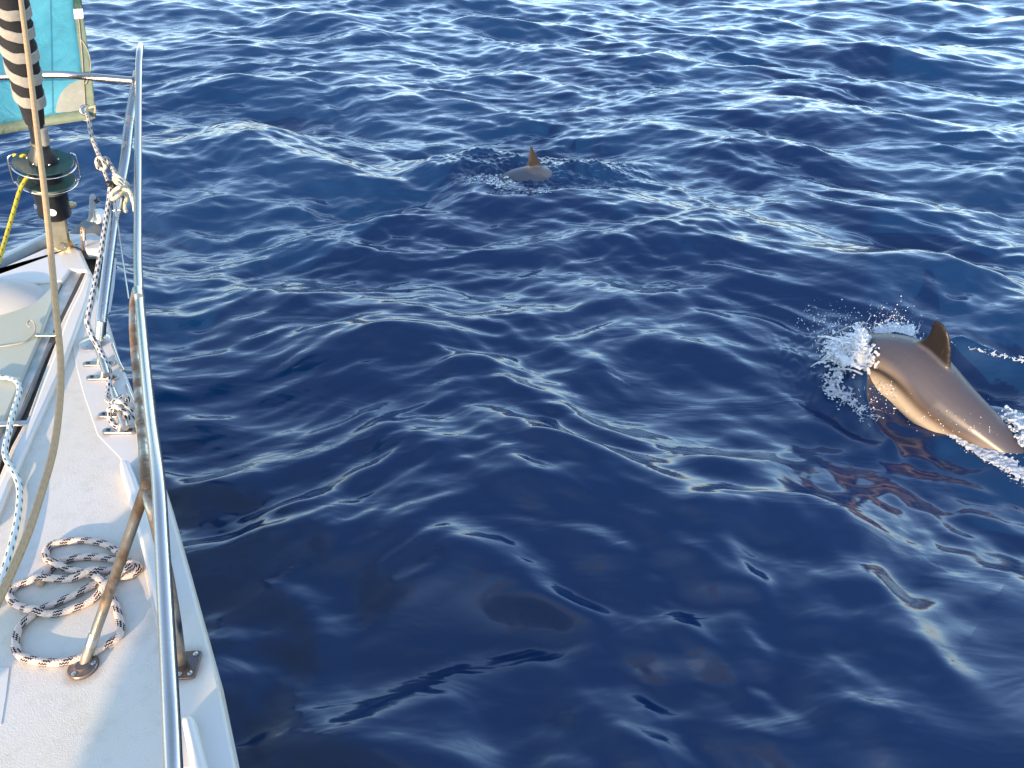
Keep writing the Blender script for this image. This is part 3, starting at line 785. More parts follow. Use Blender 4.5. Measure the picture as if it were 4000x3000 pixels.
# toggle fork and bracket
def toggle(off, mat, name, dx):
    ctr = base+fc*off; up = axis
    pts = []
    for k in range(9):
        a = R(180+180*k/8); pts.append(ctr+sd_*(math.cos(a)*0.026+dx)+up*(math.sin(a)*0.026))
    pts += [ctr+sd_*(0.030+dx)+up*(H(830)), ctr+sd_*(-0.030+dx)+up*(H(830))]
    m = M(); plate(m, pts, 0.008, fc); m.build(name, mat, fur, bevel=0.001)
toggle(0.022, TOGGLE, 'toggle_plate', 0); toggle(-0.024, ALLOY_D, 'toggle_plate', 0.010)
m = M(); lathe(m, base-fc*0.03+axis*0.004, fc, [(0.010, 0), (0.010, 0.064), (0.013, 0.064), (0.013, 0.068)], 18); m.build('clevis_pin', TOGGLE, fur)
m = M(); tube(m, smooth_path([base+fc*0.04+sd_*-.012+axis*.012, base+fc*0.041+sd_*.004+axis*.008, base+fc*0.041+sd_*.012+axis*-.002, base+fc*0.041+sd_*.0+axis*-.006], 5), 0.0018, 6); m.build('split_pin', CHROME, fur)
b0 = [PZ(206,966,DK+0.004), PZ(296,966,DK+0.004)]
m = M(); plate(m, [PZ(206,966,DK+0.004), PZ(294,966,DK+0.004), PD(262,915,3.24), PD(218,915,3.24)], 0.02, ray(250,940)); m.build('chainplate', BRONZE, fur, bevel=0.002)

# yellow furling line
m = M(); tube(m, smooth_path([PD(150,682,3.05), PD(118,688,2.96), PD(98,705,2.94), PD(75,752,2.93), PD(52,830,2.90), PD(30,905,2.87), PD(8,980,2.82), PD(-30,1100,2.72), PD(-80,1300,2.55)], 8), 0.0078, 12)
props(m.build('furling_line', R_YEL), 'yellow black-flecked furling line running down from the drum', 'rope')
m = M(); k0 = PD(92, 618, 3.0)
tube(m, smooth_path([PD(55,606,3.02), PD(68,608,3.0), PD(88,612,2.99), PD(104,622,2.985), PD(100,630,2.98), PD(88,626,2.975), PD(84,614,2.98), PD(96,608,2.98), PD(108,618,2.99), PD(118,628,3.0)], 6), 0.0078, 10)
props(m.build('line_knot', R_YEL), 'stubby yellow stopper knot sitting on the upper green disc', 'rope knot')

# ================================================================ the cyan sail
def sail_pt(px, py):                                 # a nearly upright panel behind the stay
    bulge = 0.03*math.sin(px*0.012)+0.02*math.sin(py*0.011+px*0.006)
    return PD(px, py, 3.20 + bulge)
g0 = sail_pt(335, 432)
sail = thing('headsail', g0, 'cyan headsail corner with pale green edge tape hanging behind the pulpit rail', 'sail')
def sgrid(edge_l, edge_r, y0, y1, name, mat, parent, off=0.0, nx=30, ny=60, bottom=None):
    m = M(); vs = []; fs = []; vw = ray(170, 250).normalized()
    for i in range(ny+1):
        for j in range(nx+1):
            t = j/nx; xl, xr = edge_l(i/ny), edge_r(i/ny)
            x = xl+(xr-xl)*t; yb = y1 if bottom is None else bottom(x)
            y = y0+(yb-y0)*i/ny
            vs.append(sail_pt(x, y)-vw*off)
    for i in range(ny):
        for j in range(nx): fs.append((i*(nx+1)+j, i*(nx+1)+j+1, (i+1)*(nx+1)+j+1, (i+1)*(nx+1)+j))
    m.add(vs, fs); o = m.build(name, mat, parent)
    s = o.modifiers.new('thick', 'SOLIDIFY'); s.thickness = 0.0015
    return o
def leech(y): return float(np.interp(y, [-900, 0, 75, 200, 300, 420, 470], [270, 318, 326, 345, 358, 372, 374]))
def tl(y): return float(np.interp(y, [-900, 0, 75, 200, 300, 420, 470], [238, 285, 293, 309, 321, 332, 336]))
foot = lambda x: float(np.interp(x, [-700, 0, 170, 330, 375], [650, 526, 494, 470, 462]))
footi = lambda x: float(np.interp(x, [-700, 0, 170, 330, 375], [600, 484, 455, 427, 420]))
YT = -900
sgrid(lambda t: -700, lambda t: tl(YT+(430-YT)*t)+2, YT, 0, 'sail_panel', SAIL, sail, 0.0, 40, 60, footi)
sgrid(lambda t: tl(YT+(35-YT)*t), lambda t: leech(YT+(35-YT)*t), YT, 38, 'dark_leech_tape', TAPE_D, sail, 0.003, 4, 30)
sgrid(lambda t: tl(36+(430-36)*t), lambda t: leech(36+(430-36)*t), 36, 430, 'leech_tape', TAPE, sail, 0.003, 6, 30)
m_ = sgrid(lambda t: -700, lambda t: 374, 0, 0, 'foot_tape', TAPE, sail, 0.003, 60, 2, None)
bpy.data.objects.remove(m_)
m = M(); vs = []; fs = []; vw = ray(170, 480).normalized(); nx = 60
for j in range(nx+1):
    x = -700+(374+700)*j/nx
    for t in (0, .5, 1): vs.append(sail_pt(x, footi(x)+(foot(x)-footi(x))*t)-vw*0.004)
for j in range(nx):
    for i in range(2): fs.append((j*3+i, (j+1)*3+i, (j+1)*3+i+1, j*3+i+1))
m.add(vs, fs); o = m.build('foot_tape', TAPE, sail); s = o.modifiers.new('thick', 'SOLIDIFY'); s.thickness = 0.0015
for sx in (60, 180):
    m = M(); vs = []; fs = []
    for i in range(41):
        y = -900+(footi(sx)+900)*i/40
        for dx in (-3, 3): vs.append(sail_pt(sx+dx+(y+900)*0.02, min(y, footi(sx)))-vw*0.002)
    for i in range(40): fs.append((i*2, i*2+1, i*2+3, i*2+2))
    m.add(vs, fs); m.build('seam', m_cloth('seam_cloth', (0.045, 0.26, 0.38)), sail)
# quarter-round corner patch
m = M(); vs = []; fs = []; NA_, NR_ = 24, 8
for i in range(NA_+1):
    a = R(180+(-6)+(96)*i/NA_) if False else R(177+ (270-177+3)*i/NA_)
    for j in range(NR_+1):
        r_ = j/NR_
        x = 331+math.cos(a)*113*r_; y = 434+math.sin(a)*122*r_
        vs.append(sail_pt(min(x, tl(y)+3), min(y, footi(x)+2))-vw*0.002)
for i in range(NA_):
    for j in range(NR_): fs.append((i*(NR_+1)+j, i*(NR_+1)+j+1, (i+1)*(NR_+1)+j+1, (i+1)*(NR_+1)+j))
m.add(vs, fs); m.build('corner_patch', PATCH, sail)
# darker cloth round at the left, partly out of frame
m = M(); vs = [sail_pt(-60, 150)-vw*0.002]; fs = []
for k in range(33):
    a = 2*math.pi*k/32; vs.append(sail_pt(-60+90*math.cos(a), 150+85*math.sin(a))-vw*0.002)
for k in range(32): fs.append((0, k+1, k+2))
m.add(vs, fs); m.build('round_patch', m_cloth('teal_patch', (0.03, 0.36, 0.50)), sail)
m = M(); vs = []; 
for (x, y) in ((285,36),(323,34),(327,72),(291,76)): vs.append(sail_pt(x, y)-vw*0.008)
plate(m, vs, 0.006, vw); m.build('white_tab', W_GEL, sail, bevel=0.002)
m = M(); lathe(m, g0-vw*0.014, -vw, [(0.024, 0), (0.024, 0.004), (0.020, 0.008), (0.0165, 0.007), (0.0165, 0)], 36)
# open ring: rebuild as a torus
m = M(); x1, y1_, t1 = frame(vw)
tube(m, [g0-vw*0.008+(x1*math.cos(a)+y1_*math.sin(a))*0.0195 for a in np.linspace(0, 2*math.pi, 36, endpoint=False)], 0.0052, 10, closed=True)
m.build('clew_ring', CHROME, sail)
m = M(); lathe(m, g0-vw*0.003, -vw, [(0.015, 0), (0.015, 0.001)], 24); m.build('ring_opening', ALLOY_P, sail)
m = M(); plate(m, [sail_pt(x, y)-vw*0.004 for x, y in ((322,452),(352,415),(372,412),(374,440),(368,462),(340,474),(318,470))], 0.004, vw); m.build('tan_corner', m_cloth('tan_cloth', (0.45, 0.36, 0.24), 0.2), sail)
def cord(pts, r_, name): 
    m = M(); tube(m, smooth_path([sail_pt(x, y)-vw*0.009 for x, y in pts], 6), r_, 6); return m.build(name, CORD, sail)
cord([(307,72),(311,110),(315,155),(321,220),(325,290),(329,350),(332,412)], 0.0022, 'leech_line')
cord([(317,158),(328,170),(341,195),(350,225),(354,260),(350,288),(338,322),(331,326)], 0.0022, 'leech_line')

# ================================================================ ropes
def rope(name, pts, r_, mat, label, cat='rope', seg=12, n=8, u0=0):
    m = M(); P = smooth_path(pts, n); tube(m, P, r_, seg, u0=u0)
    return props(m.build(name, mat), label, cat)
rope('halyard', [PD(30,-500,2.6), PD(58,-200,2.3), PD(82,0,2.05), PD(108,200,1.93), PD(132,400,1.84), PD(156,600,1.76), PD(180,800,1.70), PD(200,1000,1.66), PD(218,1200,1.62), PD(236,1400,1.58), PD(234,1560,1.53),
                 PD(210,1750,1.45), PD(160,1930,1.36), PD(110,2080,1.28), PD(60,2200,1.22), PD(15,2300,1.17), PD(-60,2450,1.08), PD(-250,2800,0.9)], 0.0068, TAN,
     'plain tan line hanging in a long slack curve from top left past the furler')
# sail tack rope down to the knot and to the pulpit leg
rope('tack_rope', [g0+Vector((0,0,-0.012))-vw*0.02, PD(348,470,3.12), PD(355,520,3.1), PD(372,570,3.08), PD(388,610,3.05), PD(396,640,3.02), PD(385,655,3.0), PD(378,635,2.99), PD(388,612,2.985), PD(402,628,2.985),
                   PD(412,650,2.99), PD(400,662,3.0), PD(388,645,3.01), PD(410,618,3.02), PD(428,640,3.02), PD(446,668,3.0), PD(458,690,2.95)], 0.0088, R_TACK,
     'beige dark-flecked rope tied from the sail ring to the pulpit leg')
rope('tack_rope_tail', [PD(402,655,3.0), PD(410,675,2.99), PD(420,702,2.97), PD(428,722,2.95)], 0.0075, R_TACK, 'short beige flecked tail hanging from the knot below the sail ring')
# cream lashing round the front leg
Lr = []
lc = PD(472, 715, 2.885); la = (PD(505,480,2.95)-PD(440,900,2.83)).normalized(); lx, ly, lt = frame(la)
for k in range(60):
    a = 2*math.pi*k/20; Lr.append(lc + lt*(0.018-0.00045*k*1.6+0.02*math.cos(a)*0.8) + (lx*math.cos(a)+ly*math.sin(a))*0.026)
Lr += [PD(505,745,2.80), PD(515,770,2.80), PD(524,800,2.8), PD(527,826,2.8)]
m = M(); tube(m, Lr, 0.0078, 10)
props(m.build('lashing', R_CREAM), 'cream rope lashing wrapped around the front pulpit leg', 'rope')
rope('lashing_tail', [PD(470,730,2.82), PD(450,742,2.82), PD(436,760,2.82), PD(440,778,2.82), PD(462,765,2.82), PD(484,752,2.84), PD(494,775,2.86), PD(487,800,2.86), PD(488,820,2.86), PD(496,828,2.86)], 0.0075, R_CREAM,
     'cream knot loop with a dangling end below the leg lashing')
# grey braided line from the leg down to the cleats
rope('mooring_line', [PD(432,722,2.86), PD(426,780,2.84), PD(416,850,2.80), PD(402,940,2.74), PD(382,1050,2.68), PD(362,1150,2.62), PD(345,1230,2.58), PD(341,1262,2.57), PD(352,1292,2.57), PD(366,1325,2.56), PZ(388,1362,DK+0.06), PZ(408,1402,DK+0.05), PZ(424,1440,DK+0.04),
                      PZ(428,1480,DK+0.02), PZ(424,1530,DK+0.012), PZ(420,1560,DK+0.03), PZ(436,1572,DK+0.07), PZ(462,1560,DK+0.085), PZ(486,1548,DK+0.085), PZ(497,1562,DK+0.07), PZ(482,1580,DK+0.06), PZ(452,1585,DK+0.07), PZ(428,1600,DK+0.05), PZ(432,1640,DK+0.02), PZ(462,1668,DK+0.018),
                      PZ(500,1650,DK+0.03), PZ(492,1610,DK+0.06), PZ(462,1592,DK+0.085), PZ(450,1570,DK+0.1), PZ(475,1570,DK+0.1), PZ(508,1600,DK+0.06), PZ(535,1640,DK+0.02), PZ(546,1690,DK+0.012), PZ(550,1750,DK+0.012), PZ(558,1800,DK+0.012), PZ(568,1860,DK+0.012), PZ(575,1882,DK+0.01)], 0.0088, R_GREY,
     'grey black-flecked mooring line knotted round the lower cleat', n=8)
m = M(); lathe(m, PD(431,722,2.86), (0.1, 0, 1), [(0.014, -0.01), (0.018, 0), (0.016, 0.012), (0.009, 0.016)], 18)
props(m.build('thimble', BLACK), 'black plastic thimble at the upper end of the grey mooring line', 'thimble')
# green flecked rope on the hatch
zr = 0.0075
gp = [(-60,1462),(0,1472),(40,1478),(66,1490),(77,1515),(72,1548),(58,1592),(44,1640),(36,1685),(24,1730),(20,1775),(36,1815),(58,1850),(74,1895),(77,1945),(72,2000),(62,2060),(45,2130),(22,2210),(-6,2290),(-60,2400)]
rope('sheet_rope', [PZ(x, y, DK+zr+0.004+(0.012 if 1480 < y < 1860 else 0.002)) for x, y in gp], 0.0085, R_GREEN, 'white rope with green flecks winding down over the hatch channel')
# thin curled string
rope('string', [PZ(118,1277,DK+0.012), PZ(110,1272,DK+0.012), PZ(108,1260,DK+0.012), PZ(118,1251,DK+0.012), PZ(131,1258,DK+0.012), PZ(138,1280,DK+0.01), PZ(134,1302,DK+0.006), PZ(115,1322,DK+0.004), PZ(88,1338,DK+0.003), PZ(40,1348,DK+0.003), PZ(-30,1358,DK+0.003)], 0.0028, CORD,
     'thin brown string with a curled end lying on the hatch', seg=8)
# the coil on the deck
zc = [(395,1035),(430,965),(510,890),(560,862),(650,822),(780,800),(950,802),(1080,822),(1190,842),(1290,862),(1330,905),(1300,950),(1200,985),(1050,1000),(900,1065),(700,1170),(540,1240),(400,1300),(260,1400),(180,1490),(150,1600),
      (152,1680),(200,1750),(320,1790),(480,1812),(640,1802),(800,1758),(920,1700),(1010,1640),(1130,1570),(1160,1480),(1140,1370),(1110,1270),(1050,1150),(985,1060),(920,1000),(830,960),(700,925),(600,905),(510,870),(452,820),(440,745),(500,680),(640,650),(800,640),(960,662),(1060,702),(1130,760),
      (1180,830),(1160,890),(1080,925),(990,945),(880,975),(750,1005),(550,1015),(330,1030),(210,1055),(125,1100),(90,1160),(120,1225),(200,1275),(300,1325),(430,1350),(560,1335),(720,1285),(860,1225),(970,1155),(1060,1080),(1150,1010),(1230,960),(1270,910)]
pts = [PZ(x*0.4069, 1850+y*0.4069, DK+0.0105) for x, y in zc]
P = smooth_path(pts, 9); A = np.array([tuple(p) for p in P]); dia = 0.0185
Zl = np.full(len(A), 0.0)
for it in range(len(A)):
    j = np.arange(0, max(0, it-26))
    if len(j):
        d = np.hypot(A[j,0]-A[it,0], A[j,1]-A[it,1]); k = d.argmin()
        if d[k] < dia*1.05: Zl[it] = Zl[j[k]] + dia*0.93*math.sqrt(max(0, 1-(d[k]/(dia*1.05))**2))
ker = np.exp(-np.linspace(-2, 2, 15)**2); ker /= ker.sum()
Zs = np.convolve(np.pad(Zl, 7, mode='edge'), ker, 'valid'); Zs = np.maximum(Zs*1.15, 0)
Zs = np.maximum(Zs, Zl*0.95)
Zs = np.convolve(np.pad(Zs, 3, mode='edge'), np.ones(7)/7, 'valid')
for p, z in zip(P, Zs): p.z = DK+0.0098+z
m = M(); tube(m, P, 0.0093, 14)
coil = thing('coiled_rope', (A[0,0], A[0,1], DK), 'white rope with black zigzag flecks coiled loosely on the side deck', 'rope')
m.build('rope', R_COIL, coil)
m = M(); e0 = P[0]; e1 = P[2]; dd = (e0-e1).normalized(); tube(m, [e0-dd*0.006, e0, e0+dd*0.008, e0+dd*0.012], [0.0098, 0.0100, 0.0095, 0.006], 12)
m.build('whipping', m_plain('tan_whipping', (0.42, 0.27, 0.14), 0.8), coil)

# ================================================================ dolphins
def dolphin_mat():
    q = NT('dolphin_skin'); a = q.n('ShaderNodeAttribute'); a.attribute_name = 'pigment'
    n = q.noise(25, 5, 0.6)
    x = q.mix(q.math('MULTIPLY', n, 0.25), a.outputs['Color'], (0.05, 0.04, 0.035))
    sc_ = q.noise(18, 4, 0.7, sc=(1, 6, 1), dist=1.0)
    x = q.mix(q.ramp(sc_, [(0.66, 0.0), (0.72, 0.35)]), x, (0.22, 0.20, 0.18))
    q.l(x, q.b.inputs['Base Color']); q.set(Roughness=0.52, IOR=1.4); q.b.inputs['Specular IOR Level'].default_value = 0.3
    q.b.inputs['Coat Weight'].default_value = 0.2; q.b.inputs['Coat Roughness'].default_value = 0.24
    q.bump(q.noise(40, 3), 0.0015, 0.4)
    return q.m
SKIN = dolphin_mat()
def dolphin(name, spine, radii, fin_t, fin, label, tilt=0.0, voxel=0.008, pig=None):
    P = smooth_path(spine, 6); n = len(P)
    ts = np.linspace(0, 1, n); rt = np.linspace(0, 1, len(radii))
    rr = np.interp(ts, rt, [r_[0] for r_ in radii]); hr = np.interp(ts, rt, [r_[1] for r_ in radii])
    seg = 28; m = M(); vs = []; fr = []
    for i in range(n):
        T = (P[min(i+1, n-1)]-P[max(i-1, 0)]).normalized(); s = T.cross(Vector((0, 0, 1))).normalized(); u = s.cross(T).normalized()
        s2 = s*math.cos(tilt)+u*math.sin(tilt); u2 = u*math.cos(tilt)-s*math.sin(tilt)
        fr.append((T, s2, u2))
        for k in range(seg):
            a = 2*math.pi*k/seg; vs.append(P[i]+s2*math.cos(a)*rr[i]+u2*math.sin(a)*hr[i])
    fs = []
    for i in range(n-1):
        for k in range(seg): fs.append((i*seg+k, i*seg+(k+1) % seg, (i+1)*seg+(k+1) % seg, (i+1)*seg+k))
    fs += [tuple(range(seg)), tuple((n-1)*seg+k for k in range(seg))]
    m.add(vs, fs)
    # dorsal fin : outline in (back along body, up), thick in the middle
    i = int(fin_t*(n-1)); T, s2, u2 = fr[i]; o = P[i]
    def fin3(outline, o, ax_b, ax_u, ax_s, th):
        n_ = len(outline); c = (sum(p[0] for p in outline)/n_, sum(p[1] for p in outline)/n_)
        vs = []; 
        for sc, tt in ((1.0, 0.12), (0.92, 0.55), (0.7, 0.9), (0.35, 1.0)):
            for sg in (1, -1):
                for b_, u_ in outline:
                    bb = c[0]+(b_-c[0])*sc; uu = c[1]+(u_-c[1])*sc
                    hfall = max(0.25, 1-0.75*max(0, uu)/max(p[1] for p in outline))
                    vs.append(o+ax_b*bb+ax_u*uu+ax_s*(sg*th*tt*hfall))
        fs = []
        for L in range(3):
            for sg in range(2):
                for k in range(n_):
                    a = (L*2+sg)*n_; b = ((L+1)*2+sg)*n_; fs.append((a+k, a+(k+1) % n_, b+(k+1) % n_, b+k))
        for k in range(n_): fs.append((k, (k+1) % n_, n_+(k+1) % n_, n_+k))
        fs += [tuple(6*n_+k for k in range(n_)), tuple(7*n_+k for k in range(n_))]
        m.add(vs, fs)
    fo = [tuple(p)[:2] for p in smooth_path([(x, y, 0) for x, y in fin['outline']]+[(*fin['outline'][0], 0)], 4)][:-1]
    fin3(fo, o, -T, u2, s2, fin['th'])
    # flippers and flukes (below the surface)
    j = int(0.20*(n-1)); T, s2, u2 = fr[j]
    for sg in (1, -1):
        fin3([(-.06, -.02), (0.02, .10), (.14, .24), (.17, .24), (.13, .10), (.07, -.02)], P[j]+s2*sg*rr[j]*0.8-u2*hr[j]*0.45, -T, (s2*sg*0.75-u2*0.6).normalized(), u2, 0.014)
    T, s2, u2 = fr[-2]
    for sg in (1, -1):
        fin3([(-.06, -.02), (.02, .12), (.12, .24), (.14, .24), (.10, .10), (.07, -.02)], P[-2], -T, s2*sg, u2, 0.012)
    ob = m.build(name, SKIN, None)
    rm = ob.modifiers.new('r', 'REMESH'); rm.mode = 'VOXEL'; rm.voxel_size = voxel; rm.use_smooth_shade = True
    sm = ob.modifiers.new('s', 'SMOOTH'); sm.factor = 0.6; sm.iterations = 11
    dg = bpy.context.evaluated_depsgraph_get(); me = bpy.data.meshes.new_from_object(ob.evaluated_get(dg))
    ob.modifiers.clear(); ob.data = me
    if not me.materials: me.materials.append(SKIN)
    me.polygons.foreach_set('use_smooth', [True]*len(me.polygons))
    # skin colours
    co = np.empty(len(me.vertices)*3); me.vertices.foreach_get('co', co); co = co.reshape(-1, 3)+np.array(ob.location)
    PP = np.array([tuple(p) for p in P]); d = ((co[:, None, :]-PP[None])**2).sum(-1); idx = d.argmin(1)
    U = np.array([tuple(f[2]) for f in fr])[idx]; Sx = np.array([tuple(f[1]) for f in fr])[idx]
    W = np.exp(-(d-d.min(1, keepdims=True))/0.004); W /= W.sum(1, keepdims=True)
    UU = np.array([tuple(f[2]) for f in fr])
    rel = co-W@PP; hu = (rel*(W@UU)).sum(1)/np.maximum(W@hr, .03); t = W@np.arange(n)/(n-1)
    def sst(a, b, x): x = np.clip((x-a)/(b-a), 0, 1); return x*x*(3-2*x)
    cape = np.array([0.066, 0.060, 0.070]); tanc = np.array([0.21, 0.16, 0.12]); bel = np.array([0.50, 0.42, 0.31]); brown = np.array([0.085, 0.055, 0.035]); finc = np.array(pig or (0.009, 0.006, 0.005))
    wav = 0.06*np.sin(t*18)
    col = np.tile(cape, (len(co), 1))
    def lay(c, f): 
        nonlocal col
        col = col*(1-f[:, None])+c*f[:, None]
    edge = 0.74-0.42*np.exp(-((t-0.56)/0.12)**2)                       # the cape dips below the fin
    lay(tanc, 1-sst(edge-0.28+wav, edge+0.04+wav, hu))
    lay(bel, (1-sst(-.16+wav*.5-.5*(t-.45), .24-.5*(t-.45), hu))*(1-sst(0.66, 0.80, t)))
    lay(brown, np.exp(-((hu-0.24+0.5*(t-0.45))/0.13)**2)*sst(0.40, 0.50, t)*0.8)
    lay(finc*1.2, np.exp(-((hu-0.30+1.0*(t-.42))/0.08)**2)*sst(.28, .34, t)*(1-sst(.45, .53, t))*0.95)  # flipper stripe
    lay(finc, sst(1.04, 1.15, hu))
    if pig: col = np.where((hu > 1.06)[:, None], np.array(pig)[None], np.array([[0.085, 0.088, 0.10]]))
    at_ = me.color_attributes.new('pigment', 'FLOAT_COLOR', 'POINT')
    at_.data.foreach_set('color', np.hstack([col, np.ones((len(co), 1))]).astype(np.float32).ravel())
    props(ob, label, 'dolphin')
    return ob
rad = [(.03,.03), (.055,.05), (.11,.11), (.158,.158), (.192,.198), (.202,.212), (.184,.196), (.140,.158), (.085,.105), (.052,.070), (.032,.045), (.025,.03)]
dolphin('dolphin', [(1.72,4.40,-.86), (1.84,4.22,-.66), (1.97,4.05,-.52), (2.10,3.88,-.21), (2.22,3.68,.02), (2.34,3.48,.105), (2.46,3.28,.04), (2.59,3.10,-.01), (2.71,2.93,-.055), (2.83,2.77,-.10), (2.93,2.62,-.18), (3.02,2.46,-.28)],
        rad, 0.475, dict(outline=[(-.175,.14), (-.13,.225), (-.09,.30), (-.045,.36), (-.005,.392), (.045,.405), (.078,.388), (.074,.35), (.062,.315), (.066,.26), (.10,.20), (.13,.14)], th=.032),
        'brown grey dolphin arching out of the water at right with splash at its head', tilt=R(0))
D2 = PZ(2155, 715, 0.0); D2.z = sea1(D2.x-.1, D2.y-.2) - 0.002; D2.x -= 0.10
dolphin('dolphin', [D2+Vector(v) for v in ((-1.0,-.16,-.42), (-.80,-.13,-.30), (-.60,-.10,-.19), (-.40,-.07,-.15), (-.22,-.04,-.115), (-.05,.0,-.11), (.06,.06,-.16), (.18,.18,-.25), (.30,.32,-.32), (.46,.48,-.34), (.55,.62,-.42), (.62,.74,-.5))],
        rad, 0.45, dict(outline=[(-.12,.12), (-.09,.19), (-.055,.25), (-.012,.32), (.02,.375), (.045,.408), (.062,.412), (.062,.38), (.066,.31), (.074,.24), (.09,.17), (.10,.12)], th=.022),
        'far dolphin low in the water with a slim upright brown fin', voxel=0.009, pig=(0.032, 0.025, 0.02))

# ================================================================ spray and foam
def m_spray(name, tr, col, rough=0.15):
    q = NT(name); q.set(Base_Color=(*col, 1), Roughness=rough, IOR=1.33)
    q.b.inputs['Transmission Weight'].default_value = tr
    return q.m
SPRAY = m_spray('spray_water', 0.65, (0.93, 0.95, 0.97), 0.08)
FOAM = m_spray('foam_water', 0.55, (0.72, 0.78, 0.84), 0.25)
def blobs(name, items, voxel, mat, label, cat):
    m = M()
    for it in items:
        if it[0] == 'b': ball(m, it[1], it[2], 7, 5, it[3] if len(it) > 3 else (1, 1, 1))
        else: tube(m, it[1], it[2], 6)
    o = m.build(name, mat)
    if voxel:
        rm = o.modifiers.new('r', 'REMESH'); rm.mode = 'VOXEL'; rm.voxel_size = voxel; rm.use_smooth_shade = True
        sm = o.modifiers.new('s', 'SMOOTH'); sm.factor = 0.5; sm.iterations = 4
    props(o, label, cat, None, 'stuff'); return o
def along(pts, t):
    n = len(pts)-1; f = min(t*n, n-1e-6); i = int(f); return pts[i].lerp(pts[i+1], f-i)
def on_sea(px, py, dz=0.0):
    a, b = PZ(px, py, 0.35), PZ(px, py, -0.25); t = np.linspace(0, 1, 400)
    X = a.x+(b.x-a.x)*t; Y = a.y+(b.y-a.y)*t; Z = a.z+(b.z-a.z)*t
    k = int(np.argmax(Z < sea(X, Y)))
    return Vector((X[k], Y[k], Z[k]+dz))
# crown of spray at the head
items = []
A1 = [on_sea(*p) for p in ((3390,1460),(3330,1440),(3300,1420),(3290,1480),(3270,1540))]
core = [PZ(3385,1420,.16), PZ(3378,1370,.22), PZ(3345,1345,.22), PZ(3300,1360,.20), PZ(3260,1390,.14)]
for k in range(230):                                    # thrown strands
    a = along(core, random.random()) + Vector((random.gauss(0,.02), random.gauss(0,.03), random.gauss(-.03,.02)))
    v = Vector((random.gauss(-.35,.4), random.gauss(.1,.35), random.uniform(.3,1.35)))*random.uniform(.6,1.15)
    T = random.uniform(.05,.17); P = []
    for i in range(6):
        t = T*i/5; P.append(a+v*t+Vector((0,0,-4.9))*t*t)
    r0 = random.uniform(.0045,.011); items.append(('t', P, [r0*(1-.12*i)*(1+.4*random.random()) for i in range(6)]))
    items.append(('b', P[-1], random.uniform(.003,.008)))
for k in range(420):
    p = along(core, random.random()) + Vector((random.gauss(0,.03), random.gauss(0,.04), random.gauss(-.01,.035)))
    items.append(('b', p, random.uniform(.004,.013), (1, 1, random.uniform(.6,1.3))))
arc = [PZ(3380,1325,.16), PZ(3440,1290,.17), PZ(3500,1275,.15), PZ(3560,1290,.12), PZ(3590,1320,.1)]
for k in range(170):
    p = along(arc, random.random()) + Vector((random.gauss(0,.02), random.gauss(.03,.03), random.gauss(-.03,.035)))
    if random.random() < .5:
        q_ = p+Vector((random.gauss(0,.03), random.gauss(0,.02), random.uniform(.0,.05))); items.append(('t', [p, p.lerp(q_, .5)+Vector((0,0,.008)), q_], [.004, .003, .002]))
    items.append(('b', p, random.uniform(.003,.008)))
def sheet(items_, start, vel, T, seed, ny=10, per=46, rad_=.004):
    q = random.Random(seed)
    st = [along(start, i/(per-1)) for i in range(per)]
    ph = [q.uniform(0, 6.28) for _ in range(6)]
    for i, a in enumerate(st):
        u = i/(per-1); life = T*(0.45+0.55*abs(math.sin(u*7+ph[0])+0.6*math.sin(u*19+ph[1])+0.4*math.sin(u*43+ph[2]))/1.4)
        v = Vector(vel(u)); v = v*(1+0.12*math.sin(u*31+ph[3])+q.gauss(0, .05))
        for j in range(ny):
            if q.random() < 0.10+0.5*(j/ny)**2: continue
            t = life*j/(ny-1); p = a+v*t+Vector((0, 0, -4.9))*t*t+Vector((q.gauss(0, .003), q.gauss(0, .003), q.gauss(0, .003)))
            items_.append(('b', p, rad_*(1.35-0.8*j/ny)*q.uniform(.8, 1.4), (1.3, 1.3, 1.0)))
sheet(items, [PZ(3390,1450,.13), PZ(3375,1395,.20), PZ(3380,1345,.23), PZ(3400,1318,.22)], lambda u: (-.55-.3*u, .15+.5*u, .75+.35*u), .15, 1, 14, 60, .0052)
sheet(items, [PZ(3360,1440,.16), PZ(3310,1400,.20), PZ(3290,1350,.20)], lambda u: (-.9, .1+.6*u, .55), .13, 2, 12, 50, .0048)
sheet(items, [PZ(3420,1305,.16), PZ(3500,1292,.15), PZ(3570,1310,.12)], lambda u: (-.1+.3*u, .6, .75), .13, 3, 11, 50, .0042)
low = [on_sea(*p) for p in ((3320,1420),(3270,1460),(3240,1500),(3240,1530),(3290,1560),(3340,1590),(3390,1640))]
for k in range(520):
    t = random.random()**.8; p = along(low, t) + Vector((random.gauss(0,.025), random.gauss(0,.035), random.uniform(-.005,.03)))
    p.z = max(p.z, sea1(p.x, p.y)+random.uniform(-.002,.02)); items.append(('b', p, random.uniform(.003,.010)*(1-.5*t), (random.uniform(1,1.6), random.uniform(1,1.4), .7)))
    if random.random() < .25:
        d = Vector((random.gauss(0,.03), random.gauss(0,.03), random.uniform(0,.03))); items.append(('t', [p, p+d*.5+Vector((0,0,.006)), p+d], [.0035, .003, .002]))
blobs('head_splash', items, 0.0036, SPRAY, 'white sheet of splashing water bursting at the near dolphin head', 'splash')
